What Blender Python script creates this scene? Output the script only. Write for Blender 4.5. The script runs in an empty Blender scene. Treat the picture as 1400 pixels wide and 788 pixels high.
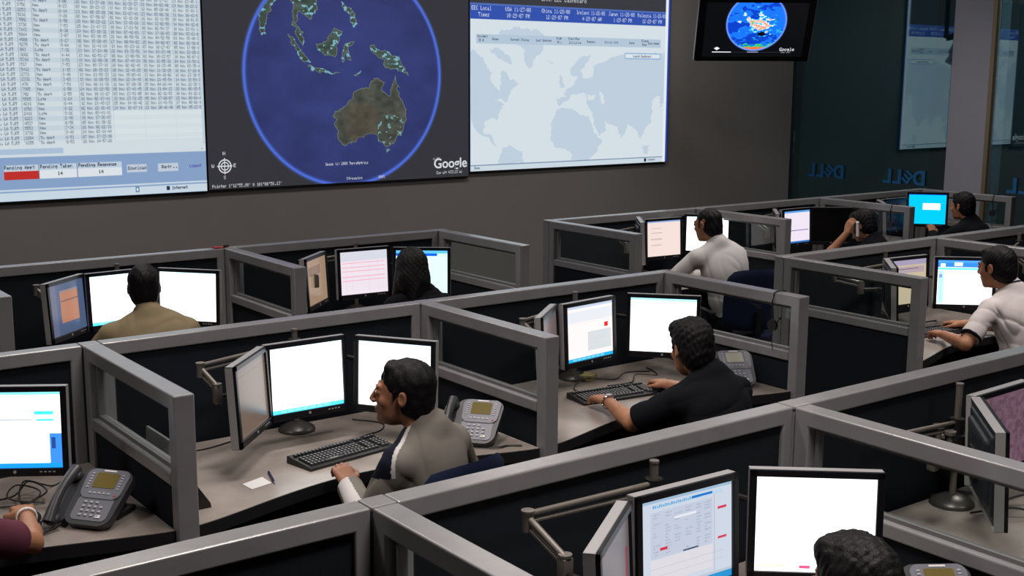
import bpy, bmesh, math, random
import numpy as np
from mathutils import Vector, Matrix, Euler

S = bpy.context.scene
COL = S.collection
random.seed(7)
PI = math.pi

# ------------------------------------------------------------------ camera, world, lights, exposure
cam_d = bpy.data.cameras.new('camera')
cam = bpy.data.objects.new('camera', cam_d)
COL.objects.link(cam)
cam_d.sensor_width = 36.0
cam_d.lens = 1644.88 / 1400 * 36.0
cam_d.clip_start = 0.05
_p, _r, _y = math.radians(9.912), math.radians(-0.2727), math.radians(36.90)
_f = Vector((math.sin(_y) * math.cos(_p), math.cos(_y) * math.cos(_p), -math.sin(_p)))
_rt = Vector((math.cos(_y), -math.sin(_y), 0))
_dn = _f.cross(_rt)
_a = math.cos(_r) * _rt + math.sin(_r) * _dn
_b = -math.sin(_r) * _rt + math.cos(_r) * _dn
m3 = Matrix((_a, -_b, -_f)).transposed()
cam.matrix_world = Matrix.Translation((0, 0, 2.33)) @ m3.to_4x4()
S.camera = cam

w = bpy.data.worlds.new('world')
S.world = w
w.use_nodes = True
w.node_tree.nodes['Background'].inputs[0].default_value = (0.6, 0.7, 1.0, 1)
w.node_tree.nodes['Background'].inputs[1].default_value = 0.01

S.view_settings.view_transform = 'Standard'
S.view_settings.look = 'None'
S.view_settings.gamma = 1
S.view_settings.exposure = 0.0
S.view_settings.use_curve_mapping = False

def area(name, loc, sx, sy, power, col, rot=(0, 0, 0), spread=180):
    l = bpy.data.lights.new(name, 'AREA')
    l.shape = 'RECTANGLE'; l.size = sx; l.size_y = sy
    l.energy = power; l.color = col; l.spread = math.radians(spread)
    o = bpy.data.objects.new(name, l)
    o.location = loc; o.rotation_euler = rot
    COL.objects.link(o)
    return o
WARM = (1.0, 0.91, 0.85)
LAMPS = [(2.2, 1.6, 34), (2.4, 4.0, 20), (2.6, 6.3, 14), (6.6, 3.2, 30), (6.8, 6.0, 16), (9.6, 6.4, 12), (-1.0, 4.0, 18), (4.6, -0.8, 22)]
CEIL = 4.3
for i, (lx, ly, pw) in enumerate(LAMPS):
    area('ceiling_lamp_light', (lx, ly, CEIL - 0.05), 1.15, 0.55, pw * 1.75, WARM, spread=125)
for lx, pw in ((2.5, 32), (6.3, 26), (9.6, 17)):
    area('wall_fill_light', (lx, 8.3, CEIL - 0.05), 1.15, 0.4, pw, WARM, spread=170)  # unseen fill lights added to brighten the screen wall
area('back_room_fill_light', (13.4, 6.5, CEIL - 0.3), 1.2, 4.0, 42, (0.75, 0.95, 1.0))  # added fill, lifts the dark room behind the glass

# ------------------------------------------------------------------ materials
def mat(name, col, rough=0.5, metal=0.0, spec=0.5, noise=0.0, nscale=40, bump=0.0, bscale=200, coat=0.0, stretch=None, col2=None):
    m = bpy.data.materials.new(name); m.use_nodes = True
    nt = m.node_tree; b = nt.nodes['Principled BSDF']
    b.inputs['Base Color'].default_value = (*col, 1)
    b.inputs['Roughness'].default_value = rough
    b.inputs['Metallic'].default_value = metal
    b.inputs['Specular IOR Level'].default_value = spec
    b.inputs['Coat Weight'].default_value = coat
    tc = nt.nodes.new('ShaderNodeTexCoord')
    src = tc.outputs['Object']
    if stretch:
        mp = nt.nodes.new('ShaderNodeMapping'); mp.inputs['Scale'].default_value = stretch
        nt.links.new(src, mp.inputs[0]); src = mp.outputs[0]
    if noise or col2:
        n = nt.nodes.new('ShaderNodeTexNoise'); n.inputs['Scale'].default_value = nscale; n.inputs['Detail'].default_value = 5
        nt.links.new(src, n.inputs['Vector'])
        r = nt.nodes.new('ShaderNodeMapRange'); r.inputs[1].default_value = 0.3; r.inputs[2].default_value = 0.7
        nt.links.new(n.outputs[0], r.inputs[0])
        mx = nt.nodes.new('ShaderNodeMix'); mx.data_type = 'RGBA'
        c2 = col2 or tuple(c * (1 - noise) for c in col)
        mx.inputs[6].default_value = (*col, 1); mx.inputs[7].default_value = (*c2, 1)
        nt.links.new(r.outputs[0], mx.inputs[0]); nt.links.new(mx.outputs[2], b.inputs['Base Color'])
    if bump:
        n2 = nt.nodes.new('ShaderNodeTexNoise'); n2.inputs['Scale'].default_value = bscale; n2.inputs['Detail'].default_value = 3
        nt.links.new(src, n2.inputs['Vector'])
        bp = nt.nodes.new('ShaderNodeBump'); bp.inputs['Strength'].default_value = bump; bp.inputs['Distance'].default_value = 0.002
        nt.links.new(n2.outputs[0], bp.inputs['Height']); nt.links.new(bp.outputs[0], b.inputs['Normal'])
    return m

def emat(name, col, strength):
    m = bpy.data.materials.new(name); m.use_nodes = True
    nt = m.node_tree; b = nt.nodes['Principled BSDF']
    b.inputs['Base Color'].default_value = (0, 0, 0, 1)
    b.inputs['Emission Color'].default_value = (*col, 1)
    b.inputs['Emission Strength'].default_value = strength
    b.inputs['Roughness'].default_value = 0.4
    return m

M = {}
M['frame'] = mat('panel_frame_grey_paint', (0.245, 0.245, 0.255), 0.24, spec=0.7, noise=0.12, nscale=9, bump=0.05, bscale=600)
M['fabric'] = mat('panel_fabric_navy', (0.014, 0.018, 0.026), 0.95, spec=0.15, noise=0.35, nscale=500, bump=0.5, bscale=900)
M['bead'] = mat('window_bead_grey', (0.16, 0.16, 0.165), 0.5)
M['laminate'] = mat('worktop_laminate', (0.40, 0.36, 0.33), 0.27, spec=0.5, col2=(0.22, 0.19, 0.17), nscale=3.0, bump=0.03)
M['edge'] = mat('worktop_edge_black', (0.012, 0.012, 0.014), 0.5)
M['darkmetal'] = mat('dark_metal', (0.03, 0.03, 0.032), 0.4, metal=0.6)
M['basemetal'] = mat('stand_base_dark_metal', (0.09, 0.085, 0.08), 0.35, metal=0.5)
M['armmetal'] = mat('arm_grey_metal', (0.22, 0.20, 0.18), 0.4, metal=0.5)
M['silver'] = mat('monitor_silver_plastic', (0.40, 0.40, 0.41), 0.35, metal=0.3)
M['bezel'] = mat('monitor_black_bezel', (0.007, 0.007, 0.010), 0.35, spec=0.3)
M['back'] = mat('monitor_back_plastic', (0.02, 0.026, 0.034), 0.4)
M['black'] = mat('black_plastic', (0.010, 0.010, 0.012), 0.45, bump=0.1)
M['keys'] = mat('key_black_plastic', (0.03, 0.03, 0.034), 0.4)
M['keytop'] = mat('key_print', (0.35, 0.35, 0.36), 0.5)
M['phone'] = mat('phone_charcoal_plastic', (0.035, 0.036, 0.042), 0.4, spec=0.5)
M['phoneface'] = mat('phone_face_grey', (0.15, 0.155, 0.19), 0.38)
M['phonebtn'] = mat('phone_button_grey', (0.38, 0.38, 0.42), 0.4)
M['lcd'] = mat('phone_lcd_olive', (0.16, 0.125, 0.04), 0.15)
M['lcd_pale'] = mat('phone_lcd_pale', (0.42, 0.42, 0.36), 0.2)  # paler display copy, a reflection put into the colour
M['white'] = mat('white_paper', (0.75, 0.74, 0.74), 0.7)
M['red'] = mat('red_plastic', (0.45, 0.03, 0.03), 0.5)
M['yellow'] = mat('yellow_note_paper', (0.5, 0.45, 0.18), 0.7)
M['navy'] = mat('chair_navy_fabric', (0.008, 0.014, 0.045), 0.9, spec=0.2, noise=0.3, nscale=300, bump=0.3, bscale=700)
M['carpet'] = mat('dark_carpet', (0.045, 0.032, 0.026), 0.95, noise=0.4, nscale=120, bump=0.8, bscale=500)
M['wall'] = mat('wall_grey_paint', (0.34, 0.325, 0.315), 0.75, noise=0.04, nscale=2, bump=0.05, bscale=90)
M['walldark'] = mat('wall_dark_paint', (0.12, 0.12, 0.12), 0.85, noise=0.05, nscale=3)
M['ceil'] = mat('ceiling_tile_paint', (0.25, 0.25, 0.25), 0.9, noise=0.1, nscale=60)
M['pillar'] = mat('pillar_grey_paint', (0.40, 0.41, 0.48), 0.7, noise=0.05, nscale=4)
M['trim'] = mat('window_frame_bronze', (0.28, 0.21, 0.13), 0.4, metal=0.4)
M['backroom'] = mat('back_room_teal_paint', (0.055, 0.10, 0.11), 0.9, noise=0.15, nscale=1.5)
M['dellblue'] = mat('blue_window_lettering', (0.015, 0.16, 0.42), 0.5)
M['skin'] = mat('skin_tan', (0.42, 0.19, 0.10), 0.5, spec=0.4, noise=0.15, nscale=25, bump=0.1, bscale=400)
M['skin2'] = mat('skin_brown', (0.34, 0.15, 0.085), 0.5, spec=0.4, noise=0.15, nscale=25, bump=0.1, bscale=400)
M['hair'] = mat('hair_black', (0.006, 0.005, 0.006), 0.55, spec=0.22, noise=0.3, nscale=150, bump=1.0, bscale=260, stretch=(1, 1, 0.35))
M['eye'] = mat('eye_white', (0.7, 0.68, 0.65), 0.2)
M['iris'] = mat('iris_dark', (0.02, 0.01, 0.006), 0.15)
M['lens'] = None
def cloth(name, c, n=0.12): return mat(name, c, 0.9, spec=0.15, noise=n, nscale=14, bump=0.35, bscale=700)
M['polo_grey'] = cloth('polo_grey_cloth', (0.19, 0.175, 0.155))
M['polo_navy'] = cloth('polo_navy_cloth', (0.010, 0.013, 0.025))
M['cloth_white'] = cloth('white_cloth', (0.60, 0.585, 0.585), 0.06)
M['cloth_offwhite'] = cloth('off_white_cloth', (0.62, 0.575, 0.58), 0.06)
M['khaki'] = cloth('khaki_cloth', (0.27, 0.215, 0.13))
M['cloth_black'] = cloth('black_cloth', (0.006, 0.007, 0.011))
M['maroon'] = cloth('maroon_cloth', (0.13, 0.035, 0.06))
M['trouser'] = cloth('dark_trouser_cloth', (0.012, 0.013, 0.018))
M['steel'] = mat('polished_steel', (0.6, 0.6, 0.6), 0.2, metal=1.0)
M['mirrorled'] = emat('led_white', (0.8, 0.9, 1.0), 1.5)
M['pen'] = mat('pen_dark_blue', (0.02, 0.02, 0.10), 0.3)

def glassmat(name, tint, k, rough=0.0):
    m = bpy.data.materials.new(name); m.use_nodes = True
    nt = m.node_tree
    for n in list(nt.nodes):
        if n.type != 'OUTPUT_MATERIAL': nt.nodes.remove(n)
    out = [n for n in nt.nodes if n.type == 'OUTPUT_MATERIAL'][0]
    tr = nt.nodes.new('ShaderNodeBsdfTransparent'); tr.inputs[0].default_value = (*tint, 1)
    gl = nt.nodes.new('ShaderNodeBsdfGlossy'); gl.inputs['Roughness'].default_value = rough; gl.inputs[0].default_value = (0.85, 0.97, 1, 1)
    fr = nt.nodes.new('ShaderNodeFresnel'); fr.inputs[0].default_value = 1.5
    mu = nt.nodes.new('ShaderNodeMath'); mu.operation = 'MULTIPLY'; mu.inputs[1].default_value = k; mu.use_clamp = True
    mx = nt.nodes.new('ShaderNodeMixShader')
    nt.links.new(fr.outputs[0], mu.inputs[0]); nt.links.new(mu.outputs[0], mx.inputs[0])
    nt.links.new(tr.outputs[0], mx.inputs[1]); nt.links.new(gl.outputs[0], mx.inputs[2])
    nt.links.new(mx.outputs[0], out.inputs[0])
    return m
M['glass'] = glassmat('clear_panel_glass', (0.90, 0.93, 0.92), 0.10)
M['bigglass'] = glassmat('tinted_window_glass', (0.55, 0.72, 0.74), 2.4)

# ------------------------------------------------------------------ mesh builder
def rotm(rx=0, ry=0, rz=0):
    return Euler((rx, ry, rz)).to_matrix().to_4x4()
class MB:
    def __init__(s): s.bm = bmesh.new()
    def box(s, c, d, bev=0.0, rot=None, seg=2):
        r = bmesh.ops.create_cube(s.bm, size=1.0)
        vs = r['verts']
        for v in vs: v.co = Vector((v.co.x * d[0], v.co.y * d[1], v.co.z * d[2]))
        if bev > 0:
            es = list({e for v in vs for e in v.link_edges})
            rr = bmesh.ops.bevel(s.bm, geom=es, offset=min(bev, min(d) * 0.45), segments=seg, affect='EDGES', profile=0.5)
            vs = list({v for f in rr['faces'] for v in f.verts} | {v for v in vs if v.is_valid})
            # gather connected island
            seen = set(vs); st = list(vs)
            while st:
                v = st.pop()
                for e in v.link_edges:
                    o = e.other_vert(v)
                    if o not in seen: seen.add(o); st.append(o)
            vs = list(seen)
        mtx = Matrix.Translation(c) @ (rot if rot is not None else Matrix.Identity(4))
        for v in vs: v.co = mtx @ v.co
        return s
    def cyl(s, p0, p1, r0, r1=None, n=16, cap=True):
        r1 = r0 if r1 is None else r1
        p0 = Vector(p0); p1 = Vector(p1); d = p1 - p0; L = d.length
        q = Vector((0, 0, 1)).rotation_difference(d.normalized()).to_matrix().to_4x4()
        mtx = Matrix.Translation((p0 + p1) / 2) @ q
        bmesh.ops.create_cone(s.bm, cap_ends=cap, segments=n, radius1=r0, radius2=r1, depth=L, matrix=mtx)
        return s
    def lathe(s, prof, c=(0, 0, 0), n=24):
        rings = []
        for r, z in prof:
            if r < 1e-6: rings.append([s.bm.verts.new((c[0], c[1], c[2] + z))])
            else: rings.append([s.bm.verts.new((c[0] + r * math.cos(2 * PI * i / n), c[1] + r * math.sin(2 * PI * i / n), c[2] + z)) for i in range(n)])
        for a, b in zip(rings, rings[1:]):
            for i in range(n):
                j = (i + 1) % n
                if len(a) == 1 and len(b) == 1: continue
                if len(a) == 1: s.bm.faces.new((a[0], b[j], b[i])) if False else s.bm.faces.new((a[0], b[i], b[j]))
                elif len(b) == 1: s.bm.faces.new((a[i], a[j], b[0]))
                else: s.bm.faces.new((a[i], a[j], b[j], b[i]))
        return s
    def ball(s, c, r, sc=(1, 1, 1), rot=None, n=14):
        mtx = Matrix.Translation(c) @ (rot if rot is not None else Matrix.Identity(4)) @ Matrix.Diagonal((*sc, 1))
        bmesh.ops.create_uvsphere(s.bm, u_segments=n, v_segments=max(6, n // 2 + 1), radius=r, matrix=mtx)
        return s
    def tube(s, pts, r, n=8, close=False):
        P = [Vector(p) for p in pts]; rings = []
        m = len(P)
        for i, p in enumerate(P):
            t = (P[(i + 1) % m] - P[i - 1]) if close else (P[min(i + 1, m - 1)] - P[max(i - 1, 0)])
            t.normalize()
            up = Vector((0, 0, 1)) if abs(t.z) < 0.9 else Vector((1, 0, 0))
            a = t.cross(up).normalized(); b = t.cross(a)
            rr = r[i] if isinstance(r, (list, tuple)) else r
            rings.append([s.bm.verts.new(p + rr * (a * math.cos(2 * PI * k / n) + b * math.sin(2 * PI * k / n))) for k in range(n)])
        rng = range(m) if close else range(m - 1)
        for i in rng:
            A = rings[i]; B = rings[(i + 1) % m]
            for k in range(n):
                s.bm.faces.new((A[k], A[(k + 1) % n], B[(k + 1) % n], B[k]))
        if not close:
            s.bm.faces.new(rings[0][::-1]); s.bm.faces.new(rings[-1])
        return s
    def prism(s, poly, z0, z1, mtx=None):
        lo = [s.bm.verts.new((x, y, z0)) for x, y in poly]; hi = [s.bm.verts.new((x, y, z1)) for x, y in poly]
        n = len(poly)
        s.bm.faces.new(lo[::-1]); s.bm.faces.new(hi)
        for i in range(n): s.bm.faces.new((lo[i], lo[(i + 1) % n], hi[(i + 1) % n], hi[i]))
        if mtx is not None:
            for v in lo + hi: v.co = mtx @ v.co
        return s
    def mesh(s, name, m, smooth=False, uvquad=False):
        bmesh.ops.recalc_face_normals(s.bm, faces=s.bm.faces)
        me = bpy.data.meshes.new(name)
        s.bm.to_mesh(me); s.bm.free()
        if m is not None: me.materials.append(m)
        if smooth:
            for p in me.polygons: p.use_smooth = True
            try: me.set_sharp_from_angle(angle=math.radians(38))
            except Exception: pass
        return me
def link(name, me, parent=None, mtx=None):
    o = bpy.data.objects.new(name, me); COL.objects.link(o)
    if parent is not None: o.parent = parent
    if mtx is not None: o.matrix_basis = mtx
    return o
def part(name, mb, m, parent, smooth=False, mtx=None):
    return link(name, mb.mesh(name, m, smooth), parent, mtx)
CACHE = {}
def cpart(key, name, fn, m, parent, smooth=False, mtx=None):
    """part whose mesh data is shared between alike things"""
    if key not in CACHE: CACHE[key] = fn().mesh(name, m, smooth)
    return link(name, CACHE[key], parent, mtx)
def thing(name, label, cat, loc=(0, 0, 0), rz=0.0, group=None, rot=None):
    o = bpy.data.objects.new(name, None); COL.objects.link(o)
    o.empty_display_size = 0.1
    o.location = loc; o.rotation_euler = rot or (0, 0, rz)
    o['label'] = label; o['category'] = cat
    if group: o['group'] = group
    return o
def tag(o, label, cat, group=None):
    o['label'] = label; o['category'] = cat
    if group: o['group'] = group
    return o
def struct(o): o['kind'] = 'structure'; return o

# ------------------------------------------------------------------ layout constants (metres)
TOP = 1.23; T = 0.077; DESK = 0.73
ROW = {3: 2.632, 2: 4.985, 1: 7.345}
XS = {0: -0.13, 1: 1.535, 2: 3.19, 3: 4.85, 4: 5.88, 5: 7.50, 6: 9.14, 7: 10.75}
DIVL = 1.03   # length of the side dividers from the row line
WALLY = 10.0; GX = 11.86

# ------------------------------------------------------------------ setting
struct(part('floor', MB().box((5, 3.5, -0.05), (20, 14.4, 0.1)), M['carpet'], None))
struct(part('ceiling', MB().box((5, 3.5, CEIL + 0.05), (20, 14.4, 0.1)), M['ceil'], None))
struct(part('wall_back', MB().box(((GX - 5) / 2, WALLY + 0.1, CEIL / 2), (GX + 5, 0.16, CEIL)), M['wall'], None))
struct(part('wall_left', MB().box((-4.9, 3.5, CEIL / 2), (0.16, 13.2, CEIL)), M['walldark'], None))
struct(part('wall_front', MB().box((5, -3.1, CEIL / 2), (19.8, 0.16, CEIL)), M['walldark'], None))
struct(part('wall_back_room', MB().box((14.9, 3.5, CEIL / 2), (0.16, 13.2, CEIL)), M['backroom'], None))
struct(part('wall_back_room_end', MB().box((13.5, WALLY + 0.1, CEIL / 2), (2.9, 0.16, CEIL)), M['backroom'], None))
struct(part('baseboard_back', MB().box(((GX - 5) / 2, WALLY + 0.008, 0.06), (GX + 4.8, 0.016, 0.12), 0.003), M['edge'], None))
# glazing on the right: window_1 between wall and pillar, window_2 after the pillar
g = struct(part('window_1', MB().box((GX + 0.02, (10.0 + 7.81) / 2, CEIL / 2), (0.012, 10.0 - 7.81 - 0.04, CEIL - 0.1)), M['bigglass'], None))
fr = part('window_sill', MB().box((GX + 0.02, 8.9, 0.03), (0.05, 2.15, 0.06)), M['darkmetal'], g)
g2 = struct(part('window_2', MB().box((GX + 0.02, (7.28 - 2.9) / 2, CEIL / 2), (0.012, 7.28 + 2.9, CEIL - 0.1)), M['bigglass'], None))
part('window_frame', MB().box((GX + 0.01, 7.325, CEIL / 2), (0.06, 0.05, CEIL - 0.1), 0.004), M['trim'], g2)
part('mullion', MB().box((GX + 0.02, 4.6, CEIL / 2), (0.05, 0.05, CEIL - 0.1)), M['darkmetal'], g2)
struct(part('trim_1', MB().box((GX + 0.16, 7.58, CEIL / 2), (0.34, 0.46, CEIL - 0.002), 0.006), M['pillar'], None))

# blue company lettering on the glass, read from the other side
def dell(y0, wd, label):
    t = thing('window_lettering', label, 'lettering', (GX - 0.002, y0, 1.15), group=None)
    h = 0.165
    def put(name, polys):
        mb = MB()
        for poly in polys:
            mb.prism([(x * wd, z * h) for x, z in poly], -0.0015, 0.0015,
                     Matrix(((0, 0, 1, 0), (1, 0, 0, 0), (0, 1, 0, 0), (0, 0, 0, 1))))
        part(name, mb, M['dellblue'], t)
    n = 10
    arc = lambda cx, cz, rx, rz, a0, a1: [(cx + rx * math.cos(a0 + (a1 - a0) * i / n), cz + rz * math.sin(a0 + (a1 - a0) * i / n)) for i in range(n + 1)]
    D = [(0, 0), (0.13, 0)] + arc(0.13, 0.5, 0.15, 0.5, -PI / 2, PI / 2)[1:] + [(0, 1)]
    Di = [(0.075, 0.2), (0.075, 0.8), (0.13, 0.8)] + arc(0.13, 0.5, 0.08, 0.3, PI / 2, -PI / 2)[1:]
    # D as a left bar and a bowl ring
    ring_o = arc(0.13, 0.5, 0.15, 0.5, -PI / 2, PI / 2); ring_i = arc(0.13, 0.5, 0.075, 0.3, PI / 2, -PI / 2)
    put('letter_d', [[(0, 0), (0.075, 0), (0.075, 1), (0, 1)], [(0.075, 0), (0.13, 0), (0.13, 0.2), (0.075, 0.2)], [(0.075, 0.8), (0.13, 0.8), (0.13, 1), (0.075, 1)], ring_o + ring_i])
    a = math.radians(38)
    def R(x, z):
        cx, cz = 0.41, 0.5; asp = h / wd
        X = x; Z = z
        xr = (X * math.cos(a) - Z * math.sin(a)); zr = (X * math.sin(a) + Z * math.cos(a))
        return (cx + xr * asp * 0.92, cz + zr * 0.92)
    def bar(x0, z0, x1, z1): return [R(x0, z0), R(x1, z0), R(x1, z1), R(x0, z1)]
    put('letter_e', [bar(-0.34, -0.42, -0.16, 0.42), bar(-0.16, -0.42, 0.34, -0.25), bar(-0.16, -0.085, 0.34, 0.085), bar(-0.16, 0.25, 0.34, 0.42)])
    put('letter_l', [[(0.56, 0), (0.76, 0), (0.76, 0.2), (0.635, 0.2), (0.635, 1), (0.56, 1)]])
    put('letter_l', [[(0.80, 0), (1.0, 0), (1.0, 0.2), (0.875, 0.2), (0.875, 1), (0.80, 1)]])
    return t
dell(9.18, 0.54, 'small dark blue mirrored lettering on the glass nearest the screen wall')
dell(8.06, 0.56, 'dark blue mirrored lettering on the glass just left of the grey pillar')
dell(6.50, 0.56, 'dark blue mirrored lettering on the glass right of the pillar at the photo edge')


# ------------------------------------------------------------------ screen pictures (drawn with numpy)
FONT = ("0000000000 00005F0000 0007000700 147F147F14 242A7F2A12 2313086462 3649562050 0008070300 001C224100 0041221C00 2A1C7F1C2A 08083E0808 0080703000 0808080808 0000606000 2010080402 "
"3E5149453E 00427F4000 7249494946 2141494D33 1814127F10 2745454539 3C4A494931 4121110907 3649494936 464949291E 0000140000 0040340000 0008142241 1414141414 0041221408 0201590906 3E415D594E "
"7C1211127C 7F49494936 3E41414122 7F4141413E 7F49494941 7F09090901 3E41415173 7F0808087F 00417F4100 2040413F01 7F08142241 7F40404040 7F021C027F 7F0408107F 3E4141413E 7F09090906 3E4151215E 7F09192946 2649494932 03017F0103 "
"3F4040403F 1F2040201F 3F4038403F 6314081463 0304780403 6159494D43 007F414141 0204081020 004141417F 0402010204 4040404040 0003070800 2054547840 7F28444438 3844444428 384444287F 3854545418 00087E0902 18A4A49C78 7F08040478 "
"00447D4000 2040403D00 7F10284400 00417F4000 7C04780478 7C08040478 3844444438 FC18242418 18242418FC 7C08040408 4854545424 04043F4424 3C4040207C 1C2040201C 3C4030403C 4428102844 4C9090907C 4464544C44").split()
GL = {}
for k, hx in enumerate(FONT):
    cols = [int(hx[i:i + 2], 16) for i in range(0, 10, 2)]
    GL[chr(32 + k)] = np.array([[(c >> r) & 1 for c in cols] for r in range(8)], dtype=np.float32)
class Canvas:
    """rows run downwards, coordinates are fractions (u right, v down)"""
    def __init__(s, w, h, bg): s.w = w; s.h = h; s.a = np.empty((h, w, 3), np.float32); s.a[:] = np.array(bg) / 255.0
    def rect(s, u0, v0, u1, v1, c, al=1.0):
        x0, x1 = sorted((int(u0 * s.w), int(u1 * s.w))); y0, y1 = sorted((int(v0 * s.h), int(v1 * s.h)))
        x0 = max(x0, 0); y0 = max(y0, 0); x1 = max(x1, x0 + 1); y1 = max(y1, y0 + 1)
        s.a[y0:y1, x0:x1] = s.a[y0:y1, x0:x1] * (1 - al) + al * np.array(c) / 255.0
    def polymask(s, pts):
        X, Y = np.meshgrid((np.arange(s.w) + .5) / s.w, (np.arange(s.h) + .5) / s.h)
        m = np.zeros(X.shape, bool); n = len(pts)
        for i in range(n):
            x0, y0 = pts[i]; x1, y1 = pts[(i + 1) % n]
            if y0 == y1: continue
            m ^= ((Y > min(y0, y1)) & (Y <= max(y0, y1))) & (X < (x1 - x0) * (Y - y0) / (y1 - y0) + x0)
        return m
    def poly(s, pts, c, al=1.0):
        m = s.polymask(pts); s.a[m] = s.a[m] * (1 - al) + al * np.array(c) / 255.0; return m
    def text(s, u, v, t, c, hpx=8, al=1.0, wpx=None):
        """hpx = glyph height in pixels"""
        sy = hpx / 8.0; sx = (wpx / 6.0) if wpx else sy
        x = int(u * s.w); y = int(v * s.h)
        for ch in t:
            g = GL.get(ch)
            gw = max(1, int(round(5 * sx))); gh = max(1, int(round(8 * sy)))
            if g is not None and 0 <= x and x + gw < s.w and 0 <= y and y + gh < s.h:
                iy = np.minimum((np.arange(gh) / sy).astype(int), 7); ix = np.minimum((np.arange(gw) / sx).astype(int), 4)
                m = g[iy][:, ix][..., None] * al
                s.a[y:y + gh, x:x + gw] = s.a[y:y + gh, x:x + gw] * (1 - m) + m * np.array(c) / 255.0
            x += int(round(6 * sx))
    def blur(s, n=1):
        for _ in range(n):
            a = s.a
            a = (a + np.roll(a, 1, 0) + np.roll(a, -1, 0)) / 3; a = (a + np.roll(a, 1, 1) + np.roll(a, -1, 1)) / 3
            s.a = a
    def material(s, name, strength, rough=0.35):
        im = bpy.data.images.new(name, s.w, s.h)
        px = np.ones((s.h, s.w, 4), np.float32); px[..., :3] = np.clip(s.a[::-1], 0, 1)
        im.pixels.foreach_set(px.ravel()); im.update(); im.pack()
        m = bpy.data.materials.new(name); m.use_nodes = True
        nt = m.node_tree; b = nt.nodes['Principled BSDF']
        tx = nt.nodes.new('ShaderNodeTexImage'); tx.image = im; tx.extension = 'EXTEND'
        b.inputs['Base Color'].default_value = (0.005, 0.005, 0.006, 1)
        b.inputs['Roughness'].default_value = rough; b.inputs['Specular IOR Level'].default_value = 0.25
        nt.links.new(tx.outputs[0], b.inputs['Emission Color'])
        b.inputs['Emission Strength'].default_value = strength
        return m
def noise2(h, w, n, seed, oct=4):
    r = np.random.RandomState(seed); out = np.zeros((h, w)); amp = 1.0; tot = 0
    for o in range(oct):
        g = r.rand(n + 2, n + 2)
        yy = np.linspace(0, n, h); xx = np.linspace(0, n, w); y0 = yy.astype(int); x0 = xx.astype(int)
        fy = (yy - y0)[:, None]; fx = (xx - x0)[None]
        fy = fy * fy * (3 - 2 * fy); fx = fx * fx * (3 - 2 * fx)
        A = g[y0][:, x0]; B = g[y0][:, x0 + 1]; C = g[y0 + 1][:, x0]; D = g[y0 + 1][:, x0 + 1]
        out += amp * ((A * (1 - fx) + B * fx) * (1 - fy) + (C * (1 - fx) + D * fx) * fy); tot += amp; amp *= 0.5; n *= 2
    return out / tot

def screen_quad(name, wd, ht, m, parent, mtx=None, th=0.002):
    """thin slab in local x (width), z (height), facing -y; front face carries the whole picture"""
    bm = bmesh.new(); uv = bm.loops.layers.uv.new('UVMap')
    x, z = wd / 2, ht / 2
    v = [bm.verts.new(p) for p in ((-x, 0, -z), (x, 0, -z), (x, 0, z), (-x, 0, z), (-x, th, -z), (x, th, -z), (x, th, z), (-x, th, z))]
    f = bm.faces.new((v[0], v[1], v[2], v[3]))
    for l, c in zip(f.loops, ((0, 0), (1, 0), (1, 1), (0, 1))): l[uv].uv = c
    fs = [bm.faces.new(q) for q in ((v[5], v[4], v[7], v[6]), (v[4], v[0], v[3], v[7]), (v[1], v[5], v[6], v[2]), (v[3], v[2], v[6], v[7]), (v[4], v[5], v[1], v[0]))]
    for q in fs: q.material_index = 1
    me = bpy.data.meshes.new(name); bm.to_mesh(me); bm.free()
    me.materials.append(m); me.materials.append(M['black'])
    return link(name, me, parent, mtx)

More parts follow.
